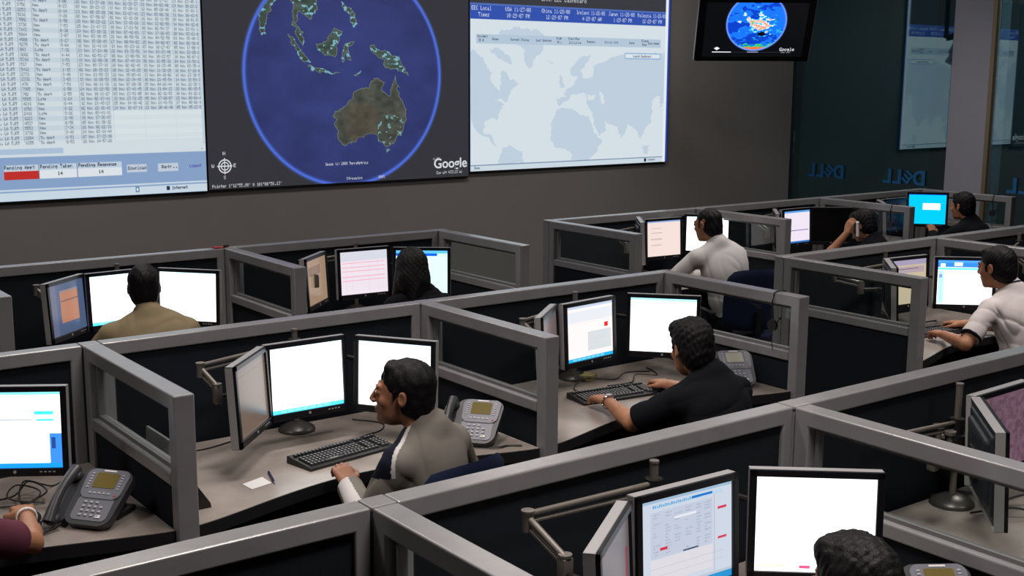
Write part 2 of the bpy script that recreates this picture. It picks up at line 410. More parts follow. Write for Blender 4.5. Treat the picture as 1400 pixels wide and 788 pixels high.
# --- big wall pictures
def pic_table():
    c = Canvas(1400, 1040, (214, 226, 232))
    W = (60, 72, 92)
    rnd = random.Random(3)
    c.rect(0, 0, 1, 0.09, (90, 130, 200))
    cols = [(0.0, 0.05, 'id'), (0.05, 0.13, 'd'), (0.13, 0.25, 'd'), (0.26, 0.345, 'd'), (0.35, 0.452, 'date2'), (0.452, 0.494, 'num'), (0.494, 0.566, 'st'), (0.568, 0.613, 'time'), (0.616, 0.712, 'dt'), (0.714, 0.808, 'dt'), (0.81, 0.905, 'dt'), (0.908, 1.0, 'dt')]
    names = ['New', 'New', 'To Appt', 'New', 'To Appt', 'Late', 'New', 'New', 'To Appt']
    r = 0.1; k = 0
    while r < 0.775:
        if k % 2: c.rect(0, r, 1, r + 0.0186, (202, 216, 226))
        for (a, b, kind) in cols:
            if kind == 'st': t = rnd.choice(names)
            elif kind == 'time': t = '%d:%02d' % (rnd.randint(0, 9), rnd.randint(0, 59))
            elif kind == 'dt':
                if r > 0.655 and a > 0.7: continue
                if r < 0.34 and r > 0.325 and a > 0.8: continue
                t = '%02d Nov %02d:%02d:%02d' % (rnd.randint(1, 29), rnd.randint(0, 23), rnd.randint(0, 59), rnd.randint(0, 59))
            elif kind == 'date2': t = '07 Bay, LA 5.RT'
            else: t = '%d' % rnd.randint(100, 9999)
            c.text(a + 0.004, r + 0.002, t, W, 14, 0.75, wpx=8.2)
        r += 0.0186; k += 1
    for (a, b, kind) in cols: c.rect(a, 0.09, a + 0.0012, 0.775, (120, 138, 160), 0.7)
    c.rect(0.709, 0.66, 1, 0.775, (226, 236, 240), 0.6)
    c.rect(0.38, 0.80, 0.56, 0.822, (176, 198, 222)); c.rect(0, 0.80, 0.38, 0.822, (176, 198, 222))
    c.rect(0, 0.832, 1, 0.955, (138, 166, 204))
    c.rect(0, 0.955, 1, 1, (206, 222, 234)); c.rect(0, 0.962, 1, 0.968, (140, 165, 205))
    c.rect(0.39, 0.862, 0.731, 0.918, (226, 234, 240)); c.rect(0.39, 0.862, 0.731, 0.885, (196, 212, 228))
    c.rect(0.39, 0.886, 0.487, 0.918, (196, 48, 44))
    c.rect(0.487, 0.862, 0.489, 0.918, (110, 130, 165)); c.rect(0.597, 0.862, 0.599, 0.918, (110, 130, 165))
    K = (22, 28, 48)
    c.text(0.392, 0.864, 'Pending Appt', K, 17, wpx=10); c.text(0.492, 0.864, 'Pending Taken', K, 17, wpx=10); c.text(0.602, 0.864, 'Pending Response', K, 17, wpx=10.5)
    c.text(0.54, 0.893, '14', K, 15); c.text(0.66, 0.893, '14', K, 15)
    c.rect(0.747, 0.876, 0.808, 0.908, (198, 210, 224)); c.text(0.75, 0.884, 'Download', K, 16, wpx=9.6)
    c.rect(0.843, 0.876, 0.908, 0.910, (198, 210, 224)); c.text(0.855, 0.884, 'Refr..', K, 16)
    c.text(0.945, 0.884, 'Logout', (70, 60, 170), 16, wpx=9)
    c.rect(0.77, 0.968, 0.782, 0.99, (90, 130, 170)); c.rect(0.773, 0.973, 0.779, 0.985, (220, 240, 240))
    c.rect(0.868, 0.972, 0.878, 0.988, (30, 50, 80)); c.text(0.885, 0.973, 'Internet', K, 15, wpx=9)
    c.text(0.985, 0.815, '-', K, 14)
    c.rect(0.992, 0, 1, 0.8, (196, 212, 226))
    c.blur(1)
    return c
def pic_globe():
    w, h = 1300, 980
    c = Canvas(w, h, (56, 56, 62))
    X, Y = np.meshgrid((np.arange(w) + .5) / w, (np.arange(h) + .5) / h)
    cx, cy = 0.503, 1 - 0.485; Rr = 0.372
    d = np.hypot((X - cx), (Y - cy) * (2.07 / 2.76)) / Rr
    halo = np.exp(-((d - 1.0) / 0.018) ** 2)[..., None]
    inside = d < 1.0
    shade = np.clip(1 - 0.35 * d ** 2, 0, 1)[..., None]
    n = noise2(h, w, 12, 5)[..., None]
    ocean = np.array((52, 60, 114)) / 255 * (0.88 + 0.22 * n) * (0.8 + 0.3 * shade)
    c.a = np.where(inside[..., None], ocean, c.a)
    lands = [
[(0.451,0.322),(0.485,0.338),(0.519,0.371),(0.534,0.41),(0.563,0.429),(0.588,0.427),(0.598,0.46),(0.623,0.466),(0.644,0.449),(0.637,0.415),(0.667,0.387),(0.682,0.438),(0.69,0.483),(0.703,0.432),(0.71,0.381),(0.732,0.334),(0.732,0.277),(0.716,0.219),(0.685,0.174),(0.654,0.157),(0.629,0.176),(0.61,0.211),(0.59,0.223),(0.55,0.201),(0.521,0.18),(0.482,0.17),(0.468,0.204),(0.455,0.26)],
[(0.647,0.15),(0.669,0.145),(0.657,0.126)],
[(0.59,0.606),(0.615,0.612),(0.634,0.584),(0.664,0.591),(0.704,0.563),(0.724,0.529),(0.744,0.484),(0.723,0.489),(0.693,0.518),(0.673,0.506),(0.653,0.523),(0.644,0.551),(0.609,0.573)],
[(0.391,0.612),(0.414,0.623),(0.443,0.656),(0.457,0.689),(0.486,0.68),(0.48,0.636),(0.465,0.603),(0.46,0.559),(0.422,0.563),(0.4,0.585)],
[(0.489,0.609),(0.537,0.632),(0.522,0.609),(0.508,0.598),(0.521,0.549),(0.507,0.554),(0.5,0.587),(0.493,0.537),(0.486,0.537)],
[(0.283,0.662),(0.305,0.641),(0.336,0.589),(0.366,0.535),(0.348,0.53),(0.322,0.567),(0.3,0.62)],
[(0.362,0.519),(0.403,0.516),(0.44,0.498),(0.482,0.493),(0.44,0.487),(0.375,0.498)],
[(0.307,0.716),(0.329,0.685),(0.35,0.632),(0.345,0.61),(0.323,0.642)],
[(0.301,0.863),(0.391,0.869),(0.398,0.762),(0.37,0.713),(0.352,0.739),(0.33,0.754),(0.32,0.706),(0.306,0.694),(0.308,0.758)],
[(0.488,0.81),(0.501,0.789),(0.53,0.763),(0.548,0.704),(0.529,0.692),(0.515,0.724),(0.52,0.746),(0.492,0.778)],
[(0.171,0.875),(0.266,0.86),(0.247,0.797),(0.219,0.733),(0.208,0.659),(0.197,0.638),(0.188,0.7)],
[(0.525,0.482),(0.555,0.503),(0.559,0.496),(0.535,0.478)],
[(0.25,0.9),(0.72,0.9),(0.66,0.82),(0.5,0.86),(0.4,0.83)]]
    n1 = noise2(h, w, 40, 11); n2 = noise2(h, w, 90, 12, 2)
    jx = (noise2(h, w, 60, 21) - .5) * 0.02; jy = (noise2(h, w, 60, 22) - .5) * 0.026
    for i, L in enumerate(lands):
        m = np.zeros((h, w), bool)
        XX = X + jx; YY = Y + jy
        pts = [(a, 1 - b) for a, b in L]; q = len(pts)
        for k in range(q):
            x0, y0 = pts[k]; x1, y1 = pts[(k + 1) % q]
            if y0 == y1: continue
            m ^= ((YY > min(y0, y1)) & (YY <= max(y0, y1))) & (XX < (x1 - x0) * (YY - y0) / (y1 - y0) + x0)
        m &= d < 0.985
        base = np.array((70, 84, 78)) / 255 if i else np.array((78, 82, 74)) / 255
        c.a[m] = base * (0.7 + 0.6 * n1[m][:, None])
        e = m & ~(np.roll(m, 3, 0) & np.roll(m, -3, 0) & np.roll(m, 3, 1) & np.roll(m, -3, 1))
        c.a[e] = np.array((128, 140, 112)) / 255
        if i not in (0, 1):
            sp = m & (n2 > 0.66); c.a[sp] = np.array((130, 190, 205)) / 255
        else:
            br = m & (np.hypot(X - 0.56, (Y - 0.73) * .75) < 0.07); c.a[br] = c.a[br] * .6 + .4 * np.array((96, 80, 66)) / 255
            sp = m & (n2 > 0.68) & (X > 0.62) & (Y > 0.7); c.a[sp] = np.array((120, 170, 170)) / 255
    c.a = c.a * (1 - halo) + halo * np.array((84, 120, 240)) / 255
    c.blur(1)
    T_ = (226, 230, 236)
    # compass
    ux, vy = 0.056, 1 - 0.097
    dd = np.hypot((X - ux), (Y - vy) * .75)
    for r0, r1 in ((0.0105, 0.014), (0.0185, 0.0225)):
        m = (dd > r0) & (dd < r1); c.a[m] = np.array(T_) / 255
    c.rect(ux - .026, vy - .0025, ux + .026, vy + .0025, T_); c.rect(ux - .0016, vy - .034, ux + .0016, vy + .034, T_)
    c.text(ux - .006, vy - .062, 'N', T_, 17); c.text(ux + .03, vy - .01, 'E', T_, 17); c.text(ux - .044, vy - .01, 'W', T_, 17); c.text(ux - .005, vy + .04, 'S', T_, 15)
    c.text(0.012, 0.98, 'Pointer 1\'12\'55.90" N 101\'00\'58.13"', T_, 15, wpx=8.6)
    c.text(0.414, 0.907, 'Image (c) 2008 TerraMetrics', T_, 14, wpx=8.1)
    c.text(0.494, 0.975, 'Streaming ||||||| 100%', T_, 14, wpx=8.6)
    c.text(0.861, 0.97, 'Eye alt 4333.93 mi', T_, 14, wpx=8.4)
    c.text(0.845, 0.905, '(c) 2008', T_, 12, wpx=5)
    return c
def pic_map():
    w, h = 1300, 980
    c = Canvas(w, h, (220, 232, 238))
    X, Y = np.meshgrid((np.arange(w) + .5) / w, (np.arange(h) + .5) / h)
    L = [
[(0.0,0.6),(0.044,0.579),(0.086,0.501),(0.102,0.422),(0.139,0.388),(0.145,0.433),(0.139,0.501),(0.166,0.49),(0.188,0.445),(0.22,0.439),(0.193,0.399),(0.156,0.33),(0.134,0.284),(0.124,0.25),(0.087,0.26),(0.063,0.24),(0.063,0.189),(0.097,0.182),(0.124,0.112),(0.087,0.159),(0.044,0.184),(0.0,0.253)],
[(0.139,0.693),(0.235,0.708),(0.323,0.694),(0.357,0.666),(0.341,0.602),(0.302,0.561),(0.275,0.503),(0.247,0.549),(0.247,0.6),(0.192,0.639),(0.128,0.654)],
[(0.086,0.596),(0.128,0.609),(0.176,0.57),(0.193,0.519),(0.155,0.536),(0.118,0.569)],
[(0.146,0.111),(0.194,0.123),(0.239,0.084),(0.25,0.03),(0.13,0.03)],
[(0.4,0.292),(0.441,0.303),(0.487,0.302),(0.529,0.271),(0.571,0.264),(0.596,0.191),(0.621,0.141),(0.645,0.134),(0.604,0.067),(0.574,0.032),(0.485,0.036),(0.478,0.079),(0.443,0.099),(0.397,0.101),(0.379,0.149),(0.384,0.22)],
[(0.44,0.339),(0.44,0.321),(0.412,0.321),(0.411,0.357),(0.451,0.362),(0.445,0.392),(0.497,0.434),(0.508,0.47),(0.473,0.469),(0.469,0.505),(0.519,0.565),(0.578,0.584),(0.566,0.542),(0.526,0.505),(0.538,0.458),(0.591,0.47),(0.591,0.518),(0.638,0.543),(0.711,0.58),(0.99,0.598),(0.977,0.358),(0.931,0.359),(0.906,0.334),(0.909,0.232),(0.871,0.183),(0.853,0.132),(0.819,0.184),(0.781,0.21),(0.745,0.136),(0.718,0.199),(0.656,0.238),(0.663,0.189),(0.63,0.15),(0.60,0.215),(0.59,0.276),(0.558,0.325),(0.551,0.38),(0.51,0.374),(0.498,0.386),(0.475,0.35)],
[(0.421,0.469),(0.436,0.463),(0.445,0.416),(0.422,0.41)], [(0.957,0.384),(0.976,0.409),(0.978,0.333),(0.953,0.295)],
[(0.36,0.545),(0.385,0.548),(0.38,0.535)],[(0.86,0.09),(0.9,0.1),(0.89,0.05),(0.87,0.05)]]
    jx = (noise2(h, w, 50, 31) - .5) * 0.022; jy = (noise2(h, w, 50, 32) - .5) * 0.028
    def pm(pts):
        m = np.zeros((h, w), bool); q = len(pts); XX = X + jx; YY = Y + jy
        for k in range(q):
            x0, y0 = pts[k][0], 1 - pts[k][1]; x1, y1 = pts[(k + 1) % q][0], 1 - pts[(k + 1) % q][1]
            if y0 == y1: continue
            m ^= ((YY > min(y0, y1)) & (YY <= max(y0, y1))) & (XX < (x1 - x0) * (YY - y0) / (y1 - y0) + x0)
        return m
    for l in L: c.a[pm(l)] = np.array((198, 214, 229)) / 255
    for l in ([(0.557,0.376),(0.605,0.371),(0.599,0.347),(0.563,0.349)], [(0.626,0.391),(0.647,0.385),(0.648,0.318),(0.632,0.324)], [(0.11,0.36),(0.15,0.35),(0.17,0.33),(0.14,0.335)]):
        c.a[pm(l)] = np.array((220, 232, 238)) / 255
    c.rect(0, 0, 1, 0.185, (58, 60, 66))
    c.text(0.33, 0.135, 'DRMM EEC Dashboard', (220, 226, 234), 24, wpx=16)
    c.rect(0, 0.181, 1, 0.258, (52, 84, 178)); c.rect(0, 0.181, 1, 0.19, (84, 112, 190))
    B = (232, 238, 248)
    for u, a, b, du in ((0.008, 'EEC Local', 'Times', .03), (0.16, 'USA 11/27/08', '10:29:07 PM', .005), (0.33, 'China 11/28/08', '12:29:07 PM', .02), (0.5, 'Ireland 11/28/08', '4:29:07 AM', .03), (0.665, 'Japan 11/28/08', '1:29:07 PM', .025), (0.82, 'Malaysia 11/28/08', '12:29:07 PM', .025)):
        c.text(u, 0.194, a, B, 22, wpx=13 if len(a) < 15 else 12.2); c.text(u + du, 0.225, b, B, 22, wpx=13)
    c.rect(0.029, 0.33, 0.95, 0.375, (186, 206, 224))
    K = (50, 62, 88)
    for u, v, t in ((0.032, 0.333, 'Incident'), (0.038, 0.353, 'ID #'), (0.1, 0.345, 'Owner'), (0.185, 0.345, 'Current Status'), (0.305, 0.345, 'Last Updated'), (0.405, 0.333, 'High'), (0.407, 0.353, 'Pri.'), (0.462, 0.333, 'Start/Fwd'), (0.465, 0.353, 'Initiative'), (0.555, 0.345, 'Summary'), (0.645, 0.345, 'Initial Info'), (0.775, 0.345, 'Issue'), (0.845, 0.333, 'Elapse'), (0.848, 0.353, 'Days'), (0.88, 0.345, 'Date Added')):
        c.text(u, v, t, K, 13, wpx=8)
    c.rect(0.754, 0.406, 0.952, 0.438, (140, 176, 214)); c.rect(0.758, 0.411, 0.948, 0.433, (226, 236, 243)); c.text(0.80, 0.416, 'Launch Dashboard', K, 13, wpx=8)
    c.rect(0, 0.972, 1, 1, (210, 224, 234)); c.rect(0, 0.97, 1, 0.974, (110, 130, 160)); c.text(0.02, 0.978, 'Done', K, 13, wpx=8); c.rect(0.873, 0.977, 0.884, 0.994, (30, 40, 60)); c.text(0.892, 0.978, 'Internet', K, 13, wpx=7)
    c.rect(0, 0.18, 0.003, 1, (90, 110, 170))
    c.rect(0.975, 0.0, 0.99, 1, (236, 244, 250)); c.rect(0.99, 0, 1, 1, (44, 70, 170))
    c.blur(1)
    return c
WS = 0.92
def wall_screen(label, x0, x1, z0, z1, pic, name, strength, rz=0.0):
    t = thing('wall_screen', label, 'screen', ((x0 + x1) / 2, WALLY - 0.012, (z0 + z1) / 2))
    wd, ht = x1 - x0, z1 - z0
    screen_quad('display', wd, ht, pic.material(name, strength, 0.5), t)
    part('thin_border', MB().box((0, 0.004, ht / 2 + 0.003), (wd + 0.012, 0.012, 0.006)).box((0, 0.004, -ht / 2 - 0.003), (wd + 0.012, 0.012, 0.006)).box((wd / 2 + 0.003, 0.004, 0), (0.006, 0.012, ht)).box((-wd / 2 - 0.003, 0.004, 0), (0.006, 0.012, ht)), M['darkmetal'], t)
    return t
wall_screen('large wall screen with a pale spreadsheet of dates and a blue footer bar', 1.42, 4.168, 1.345, 3.405, pic_table(), 'table_picture', WS)
gs = wall_screen('large wall screen showing a blue globe with Australia on dark grey', 4.185, 6.945, 1.352, 3.42, pic_globe(), 'globe_picture', 0.86)
wall_screen('large wall screen showing a pale world map under a blue times banner', 6.962, 9.70, 1.395, 3.43, pic_map(), 'map_picture', WS)

def textmesh(name, body, size, m, parent, mtx, ext=0.0008, shear=0.0, bold=0.0):
    cu = bpy.data.curves.new(name, 'FONT'); cu.body = body; cu.size = size; cu.extrude = ext; cu.shear = shear; cu.offset = bold; cu.resolution_u = 4
    cu.align_x = 'CENTER'
    o = bpy.data.objects.new(name, cu); COL.objects.link(o)
    dg = bpy.context.evaluated_depsgraph_get()
    me = bpy.data.meshes.new_from_object(o.evaluated_get(dg)); bpy.data.objects.remove(o)
    me.materials.clear(); me.materials.append(m)
    return link(name, me, parent, mtx)
M['litwhite'] = emat('lit_white_lettering', (0.86, 0.9, 0.95), 0.75)
RX = Matrix.Rotation(PI / 2, 4, 'X')
textmesh('lettering', 'Google', 0.135, M['litwhite'], gs, Matrix.Translation(((0.92 - .5) * 2.76, -0.002, (0.046 - .5) * 2.068)) @ RX, bold=0.002)

# --- the television hung in the corner
def pic_tv():
    w, h = 800, 450
    c = Canvas(w, h, (10, 11, 14))
    X, Y = np.meshgrid((np.arange(w) + .5), (np.arange(h) + .5))
    cx, cy, R = 405, 165, 232
    d = np.hypot(X - cx, (Y - cy)) / R
    n = noise2(h, w, 10, 41, 5); n2 = noise2(h, w, 26, 42, 4)
    a = np.zeros((h, w, 3)); a[:] = np.array((24, 110, 235)) / 255
    q = n > 0.52; a[q] = np.array((10, 60, 190)) / 255
    g = noise2(h, w, 6, 44, 5)
    ring = np.exp(-((Y - 170 - (X - 400) * .25) / 85) ** 2) * np.exp(-((X - 425) / 150) ** 2)
    v = n2 * 0.62 + ring * 0.33
    for lim, col in ((0.50, (40, 190, 235)), (0.56, (235, 235, 240)), (0.62, (225, 130, 90)), (0.68, (235, 200, 190)), (0.73, (60, 200, 120)), (0.79, (215, 200, 70))):
        a[v > lim] = np.array(col) / 255
    pol = np.abs(Y - cy) / R + 0.25 * (n2 - .5)
    a[pol > 0.80] = np.array((50, 190, 110)) / 255; a[(pol > 0.86) & (g > 0.5)] = np.array((225, 110, 60)) / 255
    bl = np.hypot((X - 455) / 26, (Y - 262) / 18) + (n2 - .5) < 1; a[bl] = np.array((8, 10, 14)) / 255
    ins = d < 1; c.a = np.where(ins[..., None], a, c.a)
    halo = np.exp(-((d - 1.0) / 0.03) ** 2)[..., None]
    c.a = c.a * (1 - halo) + halo * np.array((110, 150, 255)) / 255
    T_ = (225, 228, 232)
    c.rect(0.10, 0.912, 0.29, 0.928, T_); c.rect(0.29, 0.918, 0.9, 0.922, (90, 95, 110)); c.rect(0.45, 0.912, 0.56, 0.926, (150, 160, 200))
    c.poly([(0.115, 0.85), (0.145, 0.82), (0.175, 0.85), (0.145, 0.885)], T_)
    c.text(0.77, 0.835, 'Google', T_, 30, wpx=20); c.text(0.79, 0.905, 'Eye alt', (150, 155, 165), 14)
    return c
# cradle facing the camera side, tilted well forward; bottom edge 9.507..10.488
tv_b0 = Vector((9.507, 9.407, 2.522)); tv_b1 = Vector((10.488, 8.67, 2.522))
TVW = (tv_b1 - tv_b0).length; TVH = TVW * 0.60; TILT = math.radians(27)
ux = (tv_b1 - tv_b0).normalized(); nrm = Vector((ux.y, -ux.x, 0))   # towards viewers
uz = (Vector((0, 0, 1)) * math.cos(TILT) + nrm * math.sin(TILT)).normalized(); uy = uz.cross(ux)
tvc = (tv_b0 + tv_b1) / 2 + uz * TVH / 2
tvm = Matrix((ux, uy, uz)).transposed().to_4x4(); tvm.translation = tvc
tv = thing('television', 'black flat television tilted down in the corner, showing a multicoloured globe', 'television')
tv.matrix_world = tvm
part('housing', MB().box((0, 0.05, 0), (TVW, 0.075, TVH), 0.012).box((0, 0.1, 0), (TVW * 0.7, 0.05, TVH * 0.7), 0.02), M['black'], tv)
hx, hz = TVW / 2, TVH / 2; bz = 0.075
part('bezel', MB().box((-hx + bz / 2 + .004, 0.006, 0), (bz, 0.02, TVH - .01), 0.004).box((hx - bz / 2 - .004, 0.006, 0), (bz, 0.02, TVH - .01), 0.004).box((0, 0.006, hz - bz / 2), (TVW - .01, 0.02, bz * .8), 0.004).box((0, 0.006, -hz + bz / 2 - .01), (TVW - .01, 0.02, bz * .75), 0.004), M['bezel'], tv)
for s_ in (-1, 1): part('side_trim', MB().box((s_ * (hx + 0.003), 0.03, 0), (0.008, 0.06, TVH), 0.003), M['silver'], tv)
screen_quad('display', TVW - 2 * bz, TVH - 2 * bz + 0.03, pic_tv().material('tv_picture', 1.25, 0.15), tv, Matrix.Translation((0, -0.001, -0.005)))
bk = tvc - nrm * 0.28
part('ceiling_pole', MB().cyl(tvm.inverted() @ Vector((bk.x, bk.y, tvc.z)), tvm.inverted() @ Vector((bk.x, bk.y, CEIL - 0.001)), 0.03).cyl(tvm.inverted() @ Vector((bk.x, bk.y, tvc.z)), (0, 0.11, 0), 0.04, n=12), M['darkmetal'], tv)

# ------------------------------------------------------------------ partitions
WHO = {(3, 0): 'lower left corner', (3, 1): 'front cubicle of the person whose hair crown shows', (3, 2): 'front right cubicle with the mauve screen',
       (2, 0): 'cubicle of the maroon-sleeved worker', (2, 1): "cubicle of the man in the grey polo", (2, 2): "cubicle of the man in the black T-shirt",
       (2, 4): 'cubicle of the man in the white polo', (2, 5): 'cubicle at the right edge past the white polo man',
       (1, 0): 'far left back cubicle', (1, 1): "cubicle of the man in khaki", (1, 2): "long-haired woman's cubicle",
       (1, 4): "cubicle of the man in the long-sleeved white shirt", (1, 5): "cubicle of the person on the phone", (1, 6): 'cubicle with the cyan screen'}
FT = 0.058   # frame member width
def arch(L, z0, sw_, fw, th, ax):
    """one-piece frame: two uprights and the top member, edges rounded"""
    o = MB(); h = L / 2
    poly = [(-h, z0), (-h + sw_, z0), (-h + sw_, TOP - fw), (h - sw_, TOP - fw), (h - sw_, z0), (h, z0), (h, TOP), (-h, TOP)]
    mt = Matrix(((1, 0, 0, 0), (0, 0, 1, 0), (0, 1, 0, 0), (0, 0, 0, 1))) if ax == 'x' else Matrix(((0, 0, 1, 0), (1, 0, 0, 0), (0, 1, 0, 0), (0, 0, 0, 1)))
    o.prism(poly, -th / 2, th / 2, mt)
    bmesh.ops.recalc_face_normals(o.bm, faces=o.bm.faces)
    bmesh.ops.bevel(o.bm, geom=[e for e in o.bm.edges], offset=0.006, segments=3, affect='EDGES', profile=0.5)
    return o
def row_panel(row, k, x0, x1):
    y = ROW[row]; L = x1 - x0 - T - 0.006
    t = thing('partition_panel', '', 'partition', ((x0 + x1) / 2, y, 0))
    t['label'] = 'low dark fabric partition behind the desk, ' + WHO[(row, k)] if row != 3 or k else 'grey-framed partition crossing the ' + WHO[(row, k)]
    part('frame', arch(L, 0.02, 0.048, FT, T, 'x'), M['frame'], t)
    part('bottom_rail', MB().box((0, 0, 0.06), (L - 0.098, T - 0.006, 0.08), 0.003), M['frame'], t)
    part('fabric_panel', MB().box((0, 0, (TOP - FT + 0.1) / 2), (L - 0.096, T - 0.026, TOP - FT - 0.1), 0.004), M['fabric'], t)
    part('foot', MB().cyl((-L / 2 + 0.1, 0, 0), (-L / 2 + 0.1, 0, 0.022), 0.02).cyl((L / 2 - 0.1, 0, 0), (L / 2 - 0.1, 0, 0.022), 0.02), M['darkmetal'], t)
    return t
def post(row, i, label):
    t = thing('partition_post', label, 'post', (XS[i], ROW[row], 0))
    cpart('post', 'post', lambda: MB().box((0, 0, (TOP - 0.012) / 2), (T - 0.006, T - 0.006, TOP - 0.012), 0.003), M['frame'], t)
    cpart('post_cap', 'post_cap', lambda: MB().box((0, 0, TOP - 0.0065), (T, T, 0.014), 0.004), M['frame'], t)
def divider(row, i, label):
    x = XS[i]; y1 = ROW[row] - T / 2 - 0.003; y0 = ROW[row] - DIVL
    L = y1 - y0; t = thing('divider_panel', label, 'partition', (x, (y0 + y1) / 2, 0))
    k = 'div%.3f' % L
    G0, G1 = TOP - 0.345, TOP - 0.295   # mid rail
    cpart(k + 't', 'frame', lambda: arch(L, 0.004, 0.06, FT, T, 'y'), M['frame'], t)
    cpart(k + 'm', 'mid_rail', lambda: MB().box((0, 0, (G0 + G1) / 2), (T, L - 0.122, G1 - G0), 0.006), M['frame'], t)
    cpart(k + 'b', 'bottom_rail', lambda: MB().box((0, 0, 0.05), (T - 0.006, L - 0.122, 0.09), 0.004), M['frame'], t)
    cpart(k + 'f', 'fabric_panel', lambda: MB().box((0, 0, (G0 + 0.096) / 2), (T - 0.024, L - 0.124, G0 - 0.098), 0.004), M['fabric'], t)
    hz0, hz1 = G1, TOP - FT
    def bead():
        m = MB(); b = 0.014; h = hz1 - hz0 - 0.001; z = (hz0 + hz1) / 2; l = L - 0.122
        m.box((0, -l / 2 + b / 2, z), (0.026, b, h)).box((0, l / 2 - b / 2 - 0.012, z), (0.026, b, h)).box((0, 0, hz0 + b / 2), (0.026, l - 2 * b - .012, b)).box((0, 0, hz1 - b / 2 - .0005), (0.026, l - 2 * b - .012, b))
        return m
    cpart(k + 'd', 'window_bead', bead, M['bead'], t)
    cpart(k + 'g', 'glass_pane', lambda: MB().box((0, 0, (hz0 + hz1) / 2), (0.005, L - 0.152, hz1 - hz0 - 0.029)), M['glass'], t)
    return t
for row, ks in ((3, (0, 1, 2)), (2, (0, 1, 2, 4, 5)), (1, (0, 1, 2, 4, 5, 6))):
    for k in ks: row_panel(row, k, XS[k], XS[k + 1])
PL = {(3, 0): None, (3, 1): 'front row post at the nearest seamed corner, bottom centre', (3, 2): 'front row post where the right front divider meets the long rail', (3, 3): None,
      (2, 0): 'middle row post off the left edge', (2, 1): 'middle row post behind the maroon-sleeved worker and khaki man', (2, 2): 'middle row post between the grey polo and black T-shirt men', (2, 3): 'middle row post at the aisle, right of the black T-shirt man',
      (2, 4): 'middle row post at the aisle, beside the big navy chair', (2, 5): 'middle row post behind the white polo man', (2, 6): 'middle row post off the right edge',
      (1, 1): 'back row post at the far left', (1, 2): 'back row post under the red tag', (1, 3): 'back row post at the aisle beyond the long-haired woman', (1, 4): 'back row post left of the man in the white long-sleeved shirt',
      (1, 5): 'back row post right of the man in the white long-sleeved shirt', (1, 6): 'back row post left of the cyan screen cubicle', (1, 7): 'last back row post beside the grey pillar'}
for (row, i), l in PL.items():
    if l and 'off the' not in l: post(row, i, l)
DL = {(3, 1): 'windowed divider running to the bottom edge from the nearest seamed corner', (3, 2): 'windowed divider running to the right photo edge above the bright front monitor',
      (2, 1): 'windowed divider between the charcoal desk phone at left and the grey polo man\'s desk', (2, 2): 'windowed divider between the grey polo man and the black T-shirt man', (2, 3): 'windowed divider at the aisle with a headset hanging from its top rail',
      (2, 4): 'windowed divider at the aisle left of the white polo man', (2, 5): 'windowed divider partly hidden by the white polo man\'s head',
      (1, 1): 'divider whose end post shows at the left photo edge', (1, 2): 'windowed divider between the khaki man and the long-haired woman', (1, 3): 'windowed divider right of the long-haired woman, wall seen through it', (1, 4): 'windowed divider left of the man in the white long-sleeved shirt',
      (1, 5): 'windowed divider right of the man in the white long-sleeved shirt', (1, 6): 'windowed divider between the person on the phone and the cyan screen', (1, 7): 'last windowed divider in front of the glass, with a hanging headset'}
for (row, i), l in DL.items(): divider(row, i, l)

# ------------------------------------------------------------------ worktops
def worktop(row, k):
    x0, x1 = XS[k], XS[k + 1]; W_ = x1 - x0 - T - 0.006; y = ROW[row] - T / 2 - 0.003
    if row == 3: names = {1: 'grey laminate worktop under the front bright monitors', 2: 'grey laminate worktop at the right edge below the mauve screen'}
    else: names = {}
    label = names.get(k) or 'curved grey worktop with black edge, ' + WHO[(row, k)]
    t = thing('worktop', label, 'desk', ((x0 + x1) / 2, y, DESK - 0.028))
    pts = [(-W_ / 2, 0), (-W_ / 2, -0.955)]
    for i in range(1, 40):
        s = i / 40
        pts.append((-W_ / 2 + W_ * s, -0.955 + 0.17 * math.sin(PI * s) ** 1.3))
    pts += [(W_ / 2, -0.955), (W_ / 2, 0)]
    def top():
        return MB().prism(pts, 0.004, 0.028)
    cpart('wt%.3f' % W_, 'top', top, M['laminate'], t)
    def edge():
        m = MB(); fr = pts[1:-1]
        inner = [(a, b + 0.03) for a, b in fr][::-1]
        m.prism(fr + inner, -0.022, 0.0039)
        off = [(a, b - 0.003) for a, b in fr]
        m.prism(off + [(a, b - 0.0002) for a, b in fr][::-1], -0.022, 0.0262)
        return m
    cpart('we%.3f' % W_, 'edge_band', edge, M['edge'], t)
    for s in (-1, 1):
        cpart('ws%d%.3f' % (s, W_), 'support_bracket', lambda: MB().box((s * (W_ / 2 - 0.03), -0.45, -0.05), (0.03, 0.7, 0.05)).box((s * (W_ / 2 - 0.03), -0.2, -0.2), (0.03, 0.05, 0.3)), M['darkmetal'], t)
    cpart('wl', 'support_leg', lambda: MB().box((0, -0.06, -(DESK - 0.028) / 2 - 0.011), (0.06, 0.06, DESK - 0.028 - 0.024)), M['darkmetal'], t)
for row, ks in ((3, (1, 2)), (2, (0, 1, 2, 4, 5)), (1, (1, 2, 4, 5, 6))):
    for k in ks: worktop(row, k)

